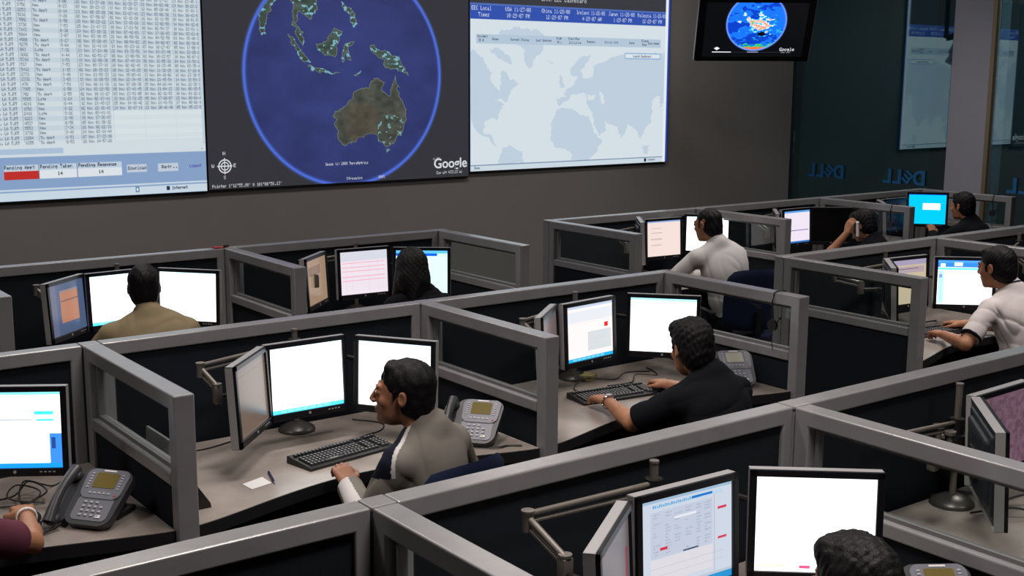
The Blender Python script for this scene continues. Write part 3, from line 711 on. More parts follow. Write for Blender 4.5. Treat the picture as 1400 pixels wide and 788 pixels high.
# ------------------------------------------------------------------ monitors
def mon_pic(kind):
    c = Canvas(384, 310, (255, 255, 255)); rnd = random.Random(hash(kind) % 1000 if False else sum(map(ord, kind)))
    st = 1.0
    def lines(u0, u1, v0, v1, step, col, al=0.5):
        v = v0
        while v < v1:
            c.text(u0, v, ''.join(rnd.choice('abcdeilnorst  ') for _ in range(rnd.randint(8, max(9, int((u1 - u0) * 90))))), col, 5, al, wpx=3.6); v += step
    def taskbar(col=(40, 170, 225)):
        c.rect(0, 0.945, 1, 1, col)
        for i in range(7): c.rect(0.12 + i * 0.1, 0.955, 0.2 + i * 0.1, 0.99, (120, 210, 240))
    if kind == 'white_lines':
        c.rect(0, 0, 1, 0.05, (220, 240, 250)); c.rect(0, 0.12, 1, 0.13, (200, 205, 212)); lines(0.03, 0.6, 0.14, 0.2, 0.05, (220, 224, 230)); taskbar((70, 190, 225)); st = 2.1
    elif kind == 'white_plain':
        c.rect(0, 0, 1, 0.05, (205, 238, 250)); c.rect(0.1, 0.13, 0.95, 0.137, (205, 208, 214)); st = 2.1
    elif kind == 'white_top_cyan':
        c.rect(0, 0, 1, 0.05, (150, 225, 245)); c.rect(0, 0.13, 0.18, 0.145, (120, 215, 220)); c.rect(0.2, 0.15, 0.97, 0.158, (190, 220, 222)); c.rect(0.0, 0.9, 0.2, 1, (200, 230, 232), 0.6); st = 2.0
    elif kind == 'front_white':
        lines(0.1, 0.95, 0.06, 0.2, 0.045, (222, 235, 240)); c.rect(0.02, 0.935, 0.26, 0.96, (240, 235, 150), 0.8); c.rect(0.38, 0.935, 0.47, 0.965, (215, 70, 110)); st = 2.0
    elif kind == 'form':
        c = Canvas(512, 420, (206, 216, 230)); c.rect(0, 0, 1, 0.04, (160, 190, 215)); c.rect(0.12, 0.06, 0.9, 0.1, (190, 215, 235))
        for i in range(24): c.rect(0.13 + i * 0.022, 0.062 + (i % 3) * .006, 0.14 + i * 0.022, 0.092, (60, 140, 205))
        c.rect(0.55, 0.062, 0.78, 0.088, (30, 120, 205))
        c.rect(0.1, 0.13, 0.78, 0.60, (196, 204, 222))
        for v in range(14):
            for u in (0.13, 0.26, 0.36, 0.48, 0.60, 0.69): 
                if rnd.random() < 0.7: c.text(u, 0.15 + v * 0.031, ''.join(rnd.choice('aeonrstl.') for _ in range(rnd.randint(3, 8))), (110, 125, 160), 7, 0.75, wpx=5)
        c.rect(0.36, 0.22, 0.6, 0.245, (232, 236, 242)); c.rect(0.2, 0.5, 0.28, 0.53, (215, 50, 70)); c.rect(0.45, 0.585, 0.62, 0.6, (70, 90, 110))
        c.rect(0.84, 0.24, 0.94, 0.265, (215, 60, 90)); c.rect(0.84, 0.55, 0.94, 0.575, (215, 60, 90)); c.rect(0.8, 0.1, 0.806, 0.9, (205, 160, 180))
        c.rect(0.1, 0.61, 0.78, 0.85, (222, 220, 226)); c.rect(0.1, 0.7, 0.9, 0.703, (170, 175, 185)); c.rect(0.1, 0.78, 0.9, 0.783, (170, 175, 185)); c.rect(0, 0.9, 1, 1, (190, 200, 215)); c.rect(0.72, 0.93, 1, 1, (40, 150, 215)); c.rect(0.0, 0.93, 0.3, 1, (80, 160, 215)); st = 1.0
    elif kind == 'pink_panel':
        c.a[:] = np.array((250, 236, 236)) / 255; c.rect(0, 0, 1, 0.05, (190, 205, 225)); c.rect(0, 0.1, 1, 0.3, (222, 226, 232)); c.rect(0.45, 0.5, 0.97, 0.85, (206, 212, 216)); lines(0.5, 0.9, 0.56, 0.82, 0.06, (235, 240, 240)); c.rect(0.82, 0.38, 0.9, 0.46, (225, 20, 20)); c.rect(0.02, 0.32, 0.98, 0.325, (215, 205, 205)); taskbar((30, 175, 235)); st = 1.15
    elif kind == 'pink_rows':
        c.a[:] = np.array((238, 226, 236)) / 255; c.rect(0, 0, 1, 0.22, (214, 216, 228))
        for i in range(20): c.rect(0, 0.05 + i * 0.045, 1, 0.053 + i * 0.045, (206, 196, 210), 0.6)
        for v in (0.26, 0.36, 0.45, 0.58, 0.67): c.rect(0.04, v, 0.95, v + 0.02, (240, 160, 175), 0.7)
        for u in (0.12, 0.25, 0.6, 0.8): c.rect(u, 0.22, u + 0.005, 0.95, (210, 195, 215), 0.7)
        st = 1.05
    elif kind == 'blue_header':
        c.a[:] = np.array((214, 246, 246)) / 255; c.rect(0, 0, 1, 0.07, (90, 190, 250)); c.rect(0, 0.07, 0.8, 0.13, (10, 95, 225)); c.rect(0.3, 0.25, 0.66, 1, (252, 254, 255)); c.rect(0.85, 0.08, 0.98, 0.13, (200, 240, 245)); st = 1.25
    elif kind == 'web_blue':
        c.rect(0, 0, 1, 0.06, (60, 130, 230)); c.rect(0, 0.06, 1, 0.16, (40, 110, 220)); c.rect(0.05, 0.08, 0.14, 0.2, (235, 240, 245)); c.rect(0.3, 0.05, 0.45, 0.13, (235, 250, 255)); c.rect(0.0, 0.17, 1, 0.22, (90, 215, 235)); c.rect(0.02, 0.24, 0.12, 0.98, (150, 225, 240)); c.rect(0.03, 0.32, 0.09, 0.4, (110, 120, 200)); c.rect(0.12, 0.22, 1, 1, (252, 254, 255)); st = 2.0
    elif kind == 'cyan':
        c.a[:] = np.array((0, 186, 232)) / 255; c.rect(0.38, 0.3, 0.85, 0.52, (250, 254, 255)); c.rect(0, 0, 1, 0.02, (20, 60, 200)); st = 1.35
    elif kind == 'orange_window':
        c.a[:] = np.array((96, 116, 156)) / 255; c.rect(0.0, 0, 0.2, 1, (132, 136, 170), 0.7); c.rect(0.3, 0.18, 0.82, 0.78, (226, 150, 112)); c.rect(0.3, 0.14, 0.82, 0.18, (170, 160, 170)); c.rect(0.3, 0.34, 0.82, 0.36, (120, 90, 100)); st = 0.6
    elif kind == 'tan_doc':
        c.a[:] = np.array((205, 172, 142)) / 255; c.rect(0.1, 0.16, 0.7, 0.36, (150, 120, 100), 0.6); lines(0.12, 0.7, 0.17, 0.36, 0.04, (60, 50, 60), 0.9); lines(0.2, 0.8, 0.55, 0.9, 0.05, (110, 90, 85), 0.6); st = 0.55
    elif kind == 'dim_beige':
        c.a[:] = np.array((176, 148, 130)) / 255; c.rect(0, 0, 1, 0.06, (150, 140, 150)); c.rect(0, 0.13, 1, 0.137, (90, 80, 80)); st = 0.36  # dimming of the angled panel is put into colour and strength
    elif kind == 'dim_pink':
        c.a[:] = np.array((170, 148, 150)) / 255; c.rect(0.2, 0.4, 0.7, 0.9, (180, 130, 120), 0.4); c.rect(0, 0, 1, 0.1, (140, 145, 155)); st = 0.34  # off-axis dimness baked into this picture
    elif kind == 'dim_grey_red':
        c.a[:] = np.array((150, 138, 140)) / 255; c.rect(0.86, 0.3, 0.93, 0.8, (200, 60, 90)); lines(0.1, 0.8, 0.1, 0.9, 0.06, (110, 105, 110)); st = 0.4  # screen seen from the side, its light loss is in the picture
    elif kind == 'mauve':
        n = noise2(c.h, c.w, 20, 9)[..., None]; c.a[:] = np.array((128, 96, 112)) / 255 * (0.75 + 0.5 * n); st = 0.65
    elif kind == 'beige_forms':
        c.a[:] = np.array((226, 208, 176)) / 255; c.rect(0, 0, 1, 0.12, (186, 176, 206)); c.rect(0.05, 0.16, 0.95, 0.3, (200, 180, 190)); c.rect(0.1, 0.2, 0.8, 0.215, (110, 90, 110)); c.rect(0.1, 0.42, 0.5, 0.43, (90, 80, 80)); c.rect(0.55, 0.35, 0.56, 0.6, (160, 150, 150)); st = 0.8
    elif kind == 'cream':
        c.a[:] = np.array((246, 226, 218)) / 255; c.rect(0, 0, 1, 0.04, (140, 170, 225))
        for v in (0.2, 0.33, 0.5, 0.52, 0.68): c.rect(0.12, v, 0.45, v + 0.012, (170, 150, 160))
        st = 1.0
    elif kind == 'lilac_doc':
        c.a[:] = np.array((232, 222, 236)) / 255; c.rect(0, 0, 1, 0.06, (90, 160, 230)); lines(0.1, 0.9, 0.12, 0.45, 0.07, (200, 185, 210)); c.rect(0.1, 0.6, 0.95, 0.625, (110, 105, 170)); c.rect(0.1, 0.05, 0.11, 0.9, (210, 200, 225)); c.rect(0, 0.95, 1, 1, (40, 110, 190)); st = 1.1
    elif kind == 'white_cyan_bars':
        c.rect(0, 0.0, 1, 0.04, (120, 220, 235)); c.rect(0, 0.25, 1, 0.262, (170, 225, 225)); c.rect(0.72, 0.26, 0.92, 0.30, (60, 205, 205)); c.rect(0.2, 0.285, 0.65, 0.3, (205, 210, 214)); c.rect(0.74, 0.36, 0.92, 0.385, (60, 205, 205)); c.rect(0.05, 0.36, 0.7, 0.38, (160, 165, 170)); c.rect(0.05, 0.29, 0.12, 0.31, (60, 205, 205))
        c.rect(0.87, 0.55, 1, 0.97, (50, 120, 215)); c.rect(0, 0.94, 1, 1, (20, 130, 220)); c.rect(0.89, 0.6, 0.93, 0.75, (30, 60, 120)); st = 1.8
    elif kind == 'dim_blue':
        c.a[:] = np.array((30, 52, 78)) / 255; c.rect(0.1, 0.1, 0.9, 0.9, (22, 40, 66)); st = 0.35
    elif kind == 'off':
        c.a[:] = 0.0; st = 0.0
    return c.material('picture_' + kind, st, 0.22)
PICS = {}
def monitor(cx, cy, ztop, deg, kind, label, wd=0.39, ht=0.34, tilt=3.0):
    t = thing('monitor', label, 'monitor', (cx, cy, ztop - ht))
    t.rotation_euler = (math.radians(-tilt), 0, math.radians(deg))
    H = ht; B = 0.016; BB = 0.026
    k = 'mon%.2f%.2f' % (wd, ht)
    def rim():
        m = MB(); e = 0.005
        m.box((0, 0.023, H - e / 2), (wd, 0.032, e), 0.002).box((-wd / 2 + e / 2, 0.023, H / 2), (e, 0.032, H), 0.002).box((wd / 2 - e / 2, 0.023, H / 2), (e, 0.032, H), 0.002).box((0, 0.023, e / 2), (wd, 0.032, e), 0.002)
        return m
    cpart(k + 'r', 'silver_rim', rim, M['silver'], t)
    def bez():
        m = MB(); e = 0.005; y = 0.0005; d = 0.012; b1 = B + e; b2 = BB + e
        m.box((0, y, H - b1 / 2), (wd, d, b1), 0.002).box((0, y, b2 / 2), (wd, d, b2), 0.002)
        m.box((-wd / 2 + b1 / 2, y, H / 2), (b1, d, H), 0.002).box((wd / 2 - b1 / 2, y, H / 2), (b1, d, H), 0.002)
        return m
    cpart(k + 'b', 'bezel', bez, M['bezel'], t)
    def back():
        m = MB()
        m.box((0, 0.022, H / 2), (wd - 0.012, 0.02, H - 0.012)).box((0, 0.045, H / 2 + 0.01), (wd * 0.72, 0.03, H * 0.66), 0.012).box((0, 0.036, H / 2 + 0.005), (wd * 0.86, 0.02, H * 0.82), 0.008)
        for i in range(7): m.box((-0.06 + i * 0.02, 0.061, H * 0.74), (0.006, 0.003, 0.03))
        return m
    cpart(k + 'k', 'back_shell', back, M['back'], t)
    cpart(k + 'v', 'arm_mount', lambda: MB().box((0, 0.066, H / 2), (0.1, 0.012, 0.1), 0.003).cyl((0, 0.07, H / 2), (0, 0.1, H / 2), 0.018), M['darkmetal'], t)
    if kind not in PICS: PICS[kind] = mon_pic(kind)
    dw, dh = wd - 0.01 - 2 * B, H - 0.01 - B - BB
    screen_quad('display', dw, dh, PICS[kind], t, Matrix.Translation((0, 0.004, 0.005 + BB + dh / 2)))
    def btn():
        m = MB()
        for i in range(4): m.box((wd / 2 - 0.10 + i * 0.016, -0.0055, 0.005 + BB / 2), (0.009, 0.003, 0.005))
        m.cyl((0, -0.005, 0.005 + BB / 2), (0, -0.0075, 0.005 + BB / 2), 0.006, n=12)
        return m
    cpart(k + 'n', 'buttons', btn, M['silver'], t)['kind'] = 'stuff'
    return t

def mount(row, k, elbow=None, joint=None, lmon=None, links=None, label='', hub=False):
    """three-screen pole: round base on the worktop, pole, and jointed arms"""
    px, py = XS[k] + (0.88 if not hub else 0.80), ROW[row] - 0.128
    t = thing('monitor_stand', label, 'stand', (px, py, DESK))
    part('base', MB().lathe([(0, 0), (0.085, 0), (0.085, 0.006), (0.078, 0.018), (0.05, 0.032), (0.03, 0.042), (0, 0.042)]), M['basemetal'], t, True)
    part('pole', MB().cyl((0, 0, 0.03), (0, 0, TOP - DESK - 0.03), 0.013), M['armmetal'], t, True)
    part('pole_cap', MB().cyl((0, 0, TOP - DESK - 0.031), (0, 0, TOP - DESK - 0.024), 0.015), M['armmetal'], t, True)
    e = elbow or (XS[k] + 0.335, ROW[row] - 0.38, 1.14); j = joint or (e[0] + 0.05, e[1] - 0.1, 1.05)
    L = lambda p: Vector(p) - Vector((px, py, DESK))
    za = e[2] - 0.02
    c0 = L((px, py, za)); el = L(e); jn = L(j)
    part('collar', MB().cyl(c0 - Vector((0, 0, 0.03)), c0 + Vector((0, 0, 0.03)), 0.027), M['darkmetal'], t, True)
    def bars(a, b, r=0.009, gap=0.028):
        m = MB(); d = Vector((0, 0, gap / 2))
        m.cyl(a + d, b + d, r, n=10).cyl(a - d, b - d * 0.6, r * .7, n=10)
        return m
    part('arm_link', bars(c0, el), M['armmetal'], t, True)
    part('elbow', MB().cyl(el - Vector((0, 0, 0.035)), el + Vector((0, 0, 0.02)), 0.016).cyl(el + Vector((0, 0, 0.02)), el + Vector((0, 0, 0.026)), 0.019), M['armmetal'], t, True)
    part('arm_link', bars(el - Vector((0, 0, 0.01)), jn, 0.010, 0.03), M['armmetal'], t, True)
    part('pivot', MB().box(jn - Vector((0, 0, 0.02)), (0.034, 0.034, 0.075), 0.005).cyl(jn + Vector((0, 0, 0.018)), jn + Vector((0, 0, 0.026)), 0.019), M['armmetal'], t, True)
    if hub:
        hz = 1.00 - DESK
        part('hub', MB().cyl((0, 0, hz - 0.09), (0, 0, hz + 0.01), 0.045), M['darkmetal'], t, True)
        for a_, r__ in ((0.6, 0.09), (2.2, 0.08), (3.6, 0.10), (5.2, 0.085)):
            x_, y_ = r__ * math.cos(a_), r__ * math.sin(a_) * 0.7
            part('clamp_knob', MB().cyl((0, 0, hz - 0.02), (x_, y_, hz), 0.010, n=8).cyl((x_, y_, hz - 0.03), (x_, y_, hz + 0.03), 0.012).cyl((x_, y_, hz + 0.03), (x_, y_, hz + 0.042), 0.022), M['armmetal'], t, True)
    for lm in (links or []):
        a = L(lm)
        zz = lm[2] - DESK
        md = Vector((a.x * 0.8, 0.045, zz))
        m = MB().tube([Vector((0, 0, zz)), md, a], 0.011, 8).cyl(Vector((0, 0, zz - 0.03)), Vector((0, 0, zz + 0.03)), 0.026)
        part('arm_link', m, M['darkmetal'], t, True)
    if lmon is not None:
        part('arm_link', MB().cyl(jn - Vector((0, 0, 0.03)), L(lmon), 0.011, n=10), M['darkmetal'], t, True)
    return t

def backpt(cx, cy, deg, z):
    a = math.radians(deg)
    return (cx - math.sin(a) * 0.095, cy + math.cos(a) * 0.095, z)
def station(row, k, mons, elbow=None, joint=None, label='', arms=True, hub=False):
    for (cx, cy, zt, deg, kind, lab, *o) in mons:
        monitor(cx, cy, zt, deg, kind, lab, *(o if o else ()))
    if arms:
        Lm = [m for m in mons if m[3] > 20]; oth = [m for m in mons if m[3] <= 20]
        lm = backpt(Lm[0][0], Lm[0][1], Lm[0][3], Lm[0][2] - 0.165) if Lm else None
        mount(row, k, elbow, joint, lm, [backpt(m[0], m[1], m[3], m[2] - 0.165) for m in oth], label, hub)

station(3, 1, [(1.985, 2.17, 1.20, 36, 'dim_grey_red', 'leftmost front monitor, seen almost edge on, dim grey screen with red strip'),
               (2.355, 2.285, 1.20, -2, 'form', 'front monitor showing a pale blue form with red marks'),
               (2.735, 2.15, 1.20, -41, 'front_white', 'brightest large front monitor, plain white beside the hair crown')],
        (1.92, 2.48, 1.14), (1.93, 2.33, 1.06), 'monitor stand with bent grey arm at the bottom centre of the photo')
station(3, 2, [(3.71, 2.17, 1.21, 42, 'off', 'monitor at the right edge turned away, dark back and silver side showing', 0.46, 0.34),
               (4.08, 2.36, 1.20, 2, 'mauve', 'monitor at the right edge with a dim mauve screen')],
        (3.60, 2.50, 1.06), (3.66, 2.38, 1.02), 'monitor stand with knobbed dark hub behind the mauve screen', hub=True)
station(2, 0, [(1.10, 4.535, 1.20, -33, 'white_cyan_bars', 'monitor at the left photo edge, white page with cyan bars')],
        label='monitor stand of the maroon-sleeved worker at the left edge')
station(2, 1, [(2.045, 4.48, 1.20, 46, 'dim_beige', 'grey polo man\'s left monitor, angled, with dim beige screen'),
               (2.36, 4.62, 1.20, 0, 'white_lines', 'grey polo man\'s middle monitor, bright white with cyan taskbar'),
               (2.675, 4.43, 1.20, -56, 'white_plain', 'grey polo man\'s right monitor, bright white behind his head')],
        (1.86, 4.60, 1.15), (1.90, 4.53, 1.07), 'monitor stand with folded arm left of the grey polo man\'s monitors')
station(2, 2, [(3.66, 4.535, 1.20, 40, 'dim_pink', 'black T-shirt man\'s left monitor, angled, dull pinkish screen', 0.38, 0.34),
               (4.00, 4.635, 1.20, 7, 'pink_panel', 'monitor with a red square and grey window on a pale pink page'),
               (4.405, 4.53, 1.20, -48, 'white_top_cyan', 'black T-shirt man\'s right monitor, white with a thin cyan top')],
        label='monitor stand behind the black T-shirt man\'s monitors')
station(2, 4, [(6.33, 4.46, 1.21, 42, 'off', 'white polo man\'s left monitor, only its dark back corner visible'),
               (6.69, 4.615, 1.20, -6, 'beige_forms', 'white polo man\'s middle monitor, beige form under a lilac bar'),
               (6.965, 4.385, 1.20, -42, 'web_blue', 'white polo man\'s right monitor, white web page with a blue header')],
        (6.06, 4.72, 1.12), (6.17, 4.60, 1.07), 'monitor stand with a folded arm seen through the white polo man\'s divider')
station(1, 1, [(2.02, 6.865, 1.20, 42, 'orange_window', 'khaki man\'s left monitor, orange window on a blue desktop'),
               (2.345, 6.97, 1.20, 4, 'white_lines', 'bright white monitor just left of the khaki man\'s head'),
               (2.685, 6.80, 1.20, -50, 'white_plain', 'bright white monitor just right of the khaki man\'s head', 0.41, 0.34)],
        label='monitor stand with a dark arm left of the khaki man\'s monitors')
station(1, 2, [(3.605, 6.88, 1.20, 42, 'tan_doc', 'long-haired woman\'s left monitor, tan page with dark text'),
               (4.01, 6.99, 1.20, -4, 'pink_rows', 'long-haired woman\'s middle monitor, lilac page with pink rows'),
               (4.33, 6.785, 1.20, -38, 'blue_header', 'long-haired woman\'s right monitor, pale cyan page with blue header')],
        label='monitor stand behind the long-haired woman\'s monitors')
station(1, 4, [(6.60, 7.02, 1.22, 52, 'off', 'monitor turned away left of the white long-sleeved shirt, bluish back visible', 0.42, 0.34),
               (6.90, 7.10, 1.20, -5, 'cream', 'cream-coloured monitor left of the man in the long-sleeved white shirt'),
               (7.385, 7.09, 1.20, -48, 'white_plain', 'white monitor behind the head of the man in the long-sleeved white shirt')],
        label='monitor stand behind the cream-coloured monitor')
station(1, 5, [(8.12, 6.93, 1.20, 45, 'dim_blue', 'phone user\'s left monitor, seen through the divider window'),
               (8.49, 7.04, 1.19, 0, 'lilac_doc', 'phone user\'s pale lilac monitor with a dark line across the page'),
               (8.82, 6.93, 1.19, -36, 'off', 'switched-off black monitor in front of the person on the phone')],
        label='monitor stand of the person on the phone, behind the black monitor')
station(1, 6, [(9.60, 6.93, 1.20, 45, 'dim_blue', 'leftmost dark monitor of the cyan screen cubicle'),
               (9.96, 7.05, 1.20, 0, 'dim_blue', 'dark bluish monitor left of the cyan one'),
               (10.27, 6.93, 1.25, -48, 'cyan', 'far monitor with a bright cyan screen and white box')],
        label='monitor stand in the cubicle with the cyan screen')
mount(2, 5, label='monitor stand past the white polo man at the right edge')

# ------------------------------------------------------------------ keyboards, phones, chairs
def keyboard(x, y, deg, label, tone='keys'):
    t = thing('keyboard', label, 'keyboard', (x, y, DESK), math.radians(deg))
    W_, D_ = 0.45, 0.165
    def body():
        m = MB(); prof = [(-D_ / 2, 0.001), (D_ / 2, 0.001), (D_ / 2, 0.03), (D_ / 2 - 0.012, 0.032), (-D_ / 2 + 0.01, 0.018), (-D_ / 2, 0.012)]
        m.prism(prof, -W_ / 2, W_ / 2, Matrix(((0, 0, 1, 0), (1, 0, 0, 0), (0, 1, 0, 0), (0, 0, 0, 1))))
        return m
    cpart('kbb', 'case', body, M['black'], t)
    zz = lambda yy: 0.018 + (yy + D_ / 2 - 0.01) * (0.014 / (D_ - 0.022))
    def keys(top=False):
        m = MB()
        rows = [(-0.062, 'sp'), (-0.043, 'n'), (-0.024, 'n'), (-0.005, 'n'), (0.014, 'n'), (0.050, 'f')]
        for yy, kd in rows:
            x = -W_ / 2 + 0.014
            while x < W_ / 2 - 0.02:
                gap = abs(x - 0.085) < 0.006 or abs(x - 0.147) < 0.006
                wk = 0.1 if (kd == 'sp' and -0.14 < x < -0.12) else 0.0165
                if not gap:
                    if top: m.box((x + wk / 2 - 0.001, yy + 0.001, zz(yy) + 0.0093), (wk * 0.42, 0.006, 0.0006))
                    else: m.box((x + wk / 2, yy, zz(yy) + 0.004), (wk - 0.002, 0.0162, 0.010), 0.0015, seg=1)
                x += wk + 0.0022
        return m
    o = cpart('kbk', 'keys', lambda: keys(), M['keys'], t); o['kind'] = 'stuff'
    o = cpart('kbt', 'key_printing', lambda: keys(True), M['keytop'], t); o['kind'] = 'stuff'
    return t
keyboard(2.395, 4.40, 9, 'black keyboard with pale key printing beside the grey polo man\'s hand')
keyboard(3.985, 4.45, -7, 'black keyboard under the black T-shirt man\'s hand')
keyboard(6.72, 4.40, -10, 'dark keyboard in front of the white polo man')

def rrect(w, h, r, n=5, taper=0.0):
    o = []
    for cx, cy, a0 in ((w / 2 - r, h / 2 - r, 0), (-w / 2 + r, h / 2 - r, PI / 2), (-w / 2 + r, -h / 2 + r, PI), (w / 2 - r, -h / 2 + r, 1.5 * PI)):
        for i in range(n + 1):
            a = a0 + PI / 2 * i / n
            px, py = cx + r * math.cos(a), cy + r * math.sin(a)
            o.append((px * (1 + taper * py / h), py))
    return o
def phone(x, y, deg, label, face='phoneface', lcd='lcd'):
    t = thing('desk_phone', label, 'phone', (x, y, DESK), math.radians(deg))
    TL = math.radians(38)
    A = Matrix.Translation((0.02, -0.035, 0.070)) @ Matrix.Rotation(TL, 4, 'X')     # tilted face plane
    def stand():
        m = MB(); prof = [(-0.085, 0.001), (0.11, 0.001), (0.115, 0.02), (0.06, 0.112), (0.0, 0.068), (-0.078, 0.008)]
        m.prism(prof, -0.055, 0.075, Matrix(((0, 0, 1, 0), (1, 0, 0, 0), (0, 1, 0, 0), (0, 0, 0, 1))))
        m.box((0.01, 0.075, 0.012), (0.18, 0.12, 0.022), 0.006)
        return m
    cpart('phs', 'stand', stand, M['black'], t)
    def bodyf():
        m = MB(); m.prism(rrect(0.20, 0.235, 0.045, 6, 0.18), -0.018, 0.012, A @ Matrix.Translation((0.02, 0.03, 0)))
        m.prism(rrect(0.075, 0.20, 0.025, 5), -0.016, 0.006, A @ Matrix.Translation((-0.105, 0.02, 0)))
        return m
    cpart('phb', 'body', bodyf, M['phone'], t)
    def facef():
        m = MB(); m.prism(rrect(0.168, 0.124, 0.03, 6, 0.10), 0.012, 0.018, A @ Matrix.Translation((0.028, 0.082, 0)))
        m.prism(rrect(0.145, 0.10, 0.02, 5), 0.0115, 0.0145, A @ Matrix.Translation((0.024, -0.02, 0)))
        return m
    cpart('phf' + face, 'face_plate', facef, M[face], t)
    cpart('phl' + lcd, 'display', lambda: MB().prism(rrect(0.092, 0.064, 0.006, 3), 0.018, 0.0195, A @ Matrix.Translation((0.028, 0.096, 0))), M[lcd], t)
    def btn():
        m = MB()
        for r in range(4):
            for c_ in range(4):
                if c_ == 3 and r == 0: continue
                m.box((0, 0, 0), (0.0001, 0.0001, 0.0001)) if False else None
                q = A @ Matrix.Translation((-0.012 + c_ * 0.0235, 0.004 - r * 0.018, 0.0165))
                m.box(q.translation, (0.013, 0.009, 0.005), 0.0015, rot=q.to_3x3().to_4x4(), seg=1)
        for s in (-1, 1):
            for r in range(6):
                q = A @ Matrix.Translation((0.028 + s * 0.062, 0.122 - r * 0.0115, 0.019)); m.box(q.translation, (0.010, 0.0055, 0.003), rot=q.to_3x3().to_4x4())
        for i in range(5):
            q = A @ Matrix.Translation((-0.012 + i * 0.019, 0.042, 0.019)); m.box(q.translation, (0.012, 0.006, 0.003), rot=q.to_3x3().to_4x4())
        return m
    cpart('phk', 'buttons', btn, M['phonebtn'], t)['kind'] = 'stuff'
    def redb():
        m = MB(); q = A @ Matrix.Translation((0.09, 0.035, 0.0185)); m.box(q.translation, (0.008, 0.006, 0.003), rot=q.to_3x3().to_4x4()); return m
    cpart('phr', 'red_button', redb, M['red'], t)
    def whiteb():
        m = MB(); q = A @ Matrix.Translation((0.062, -0.052, 0.0165)); m.box(q.translation, (0.02, 0.012, 0.003), rot=q.to_3x3().to_4x4())
        return m
    def lampb():
        m = MB(); q = A @ Matrix.Translation((0.028, 0.137, 0.0185)); m.box(q.translation, (0.05, 0.006, 0.002), rot=q.to_3x3().to_4x4()); return m
    cpart('phw', 'white_key', whiteb, M['white'], t)
    cpart('phw2', 'message_lamp', lampb, M['white'], t)
    def hs():
        m = MB(); pts = []; rr = []
        for i in range(15):
            s = i / 14; yy = -0.10 + s * 0.225; z = 0.030 + 0.022 * math.sin(PI * s)
            pts.append(A @ Vector((-0.105, yy, z))); rr.append(0.024 - 0.007 * math.sin(PI * s))
        m.tube(pts, rr, 12)
        for s in (-0.082, 0.105):
            q = A @ Matrix.Translation((-0.105, s, 0.022)); m.ball(q.translation, 0.03, (1, 0.95, 0.62), q.to_3x3().to_4x4())
        return m
    cpart('phh', 'handset', hs, M['phone'], t, True)
    def cord():
        m = MB(); s0 = A @ Vector((-0.105, -0.10, 0.03)); path = []
        ctrl = [s0, Vector((-0.115, -0.17, 0.03)), Vector((-0.135, -0.235, 0.012)), Vector((-0.105, -0.275, 0.010)), Vector((-0.07, -0.25, 0.010)), Vector((-0.075, -0.20, 0.010)), Vector((-0.06, -0.15, 0.012)), Vector((-0.05, -0.12, 0.02))]
        N = 150
        for i in range(N + 1):
            u = i / N * (len(ctrl) - 1); j = min(int(u), len(ctrl) - 2); f = u - j
            p0 = ctrl[max(j - 1, 0)]; p1 = ctrl[j]; p2 = ctrl[j + 1]; p3 = ctrl[min(j + 2, len(ctrl) - 1)]
            p = 0.5 * ((2 * p1) + (p2 - p0) * f + (2 * p0 - 5 * p1 + 4 * p2 - p3) * f * f + (3 * p1 - p0 - 3 * p2 + p3) * f ** 3)
            a = i * 1.35
            path.append(p + Vector((0.0042 * math.cos(a), 0.0042 * math.sin(a) * 0.5, 0.0042 * math.sin(a) + 0.001)))
        m.tube(path, 0.0032, 6); return m
    cpart('phc', 'coiled_cord', cord, M['black'], t, True)
    return t
phone(1.290, 4.27, -52, 'charcoal desk phone with coiled cord by the maroon-sleeved worker')
phone(2.965, 4.26, -50, 'grey desk phone with olive display beside the grey polo man')
phone(4.63, 4.27, -30, 'desk phone mostly hidden behind the black T-shirt man\'s shoulder', lcd='lcd_pale')
phone(2.985, 1.93, -34, 'desk phone at the bottom edge right of the hair crown')

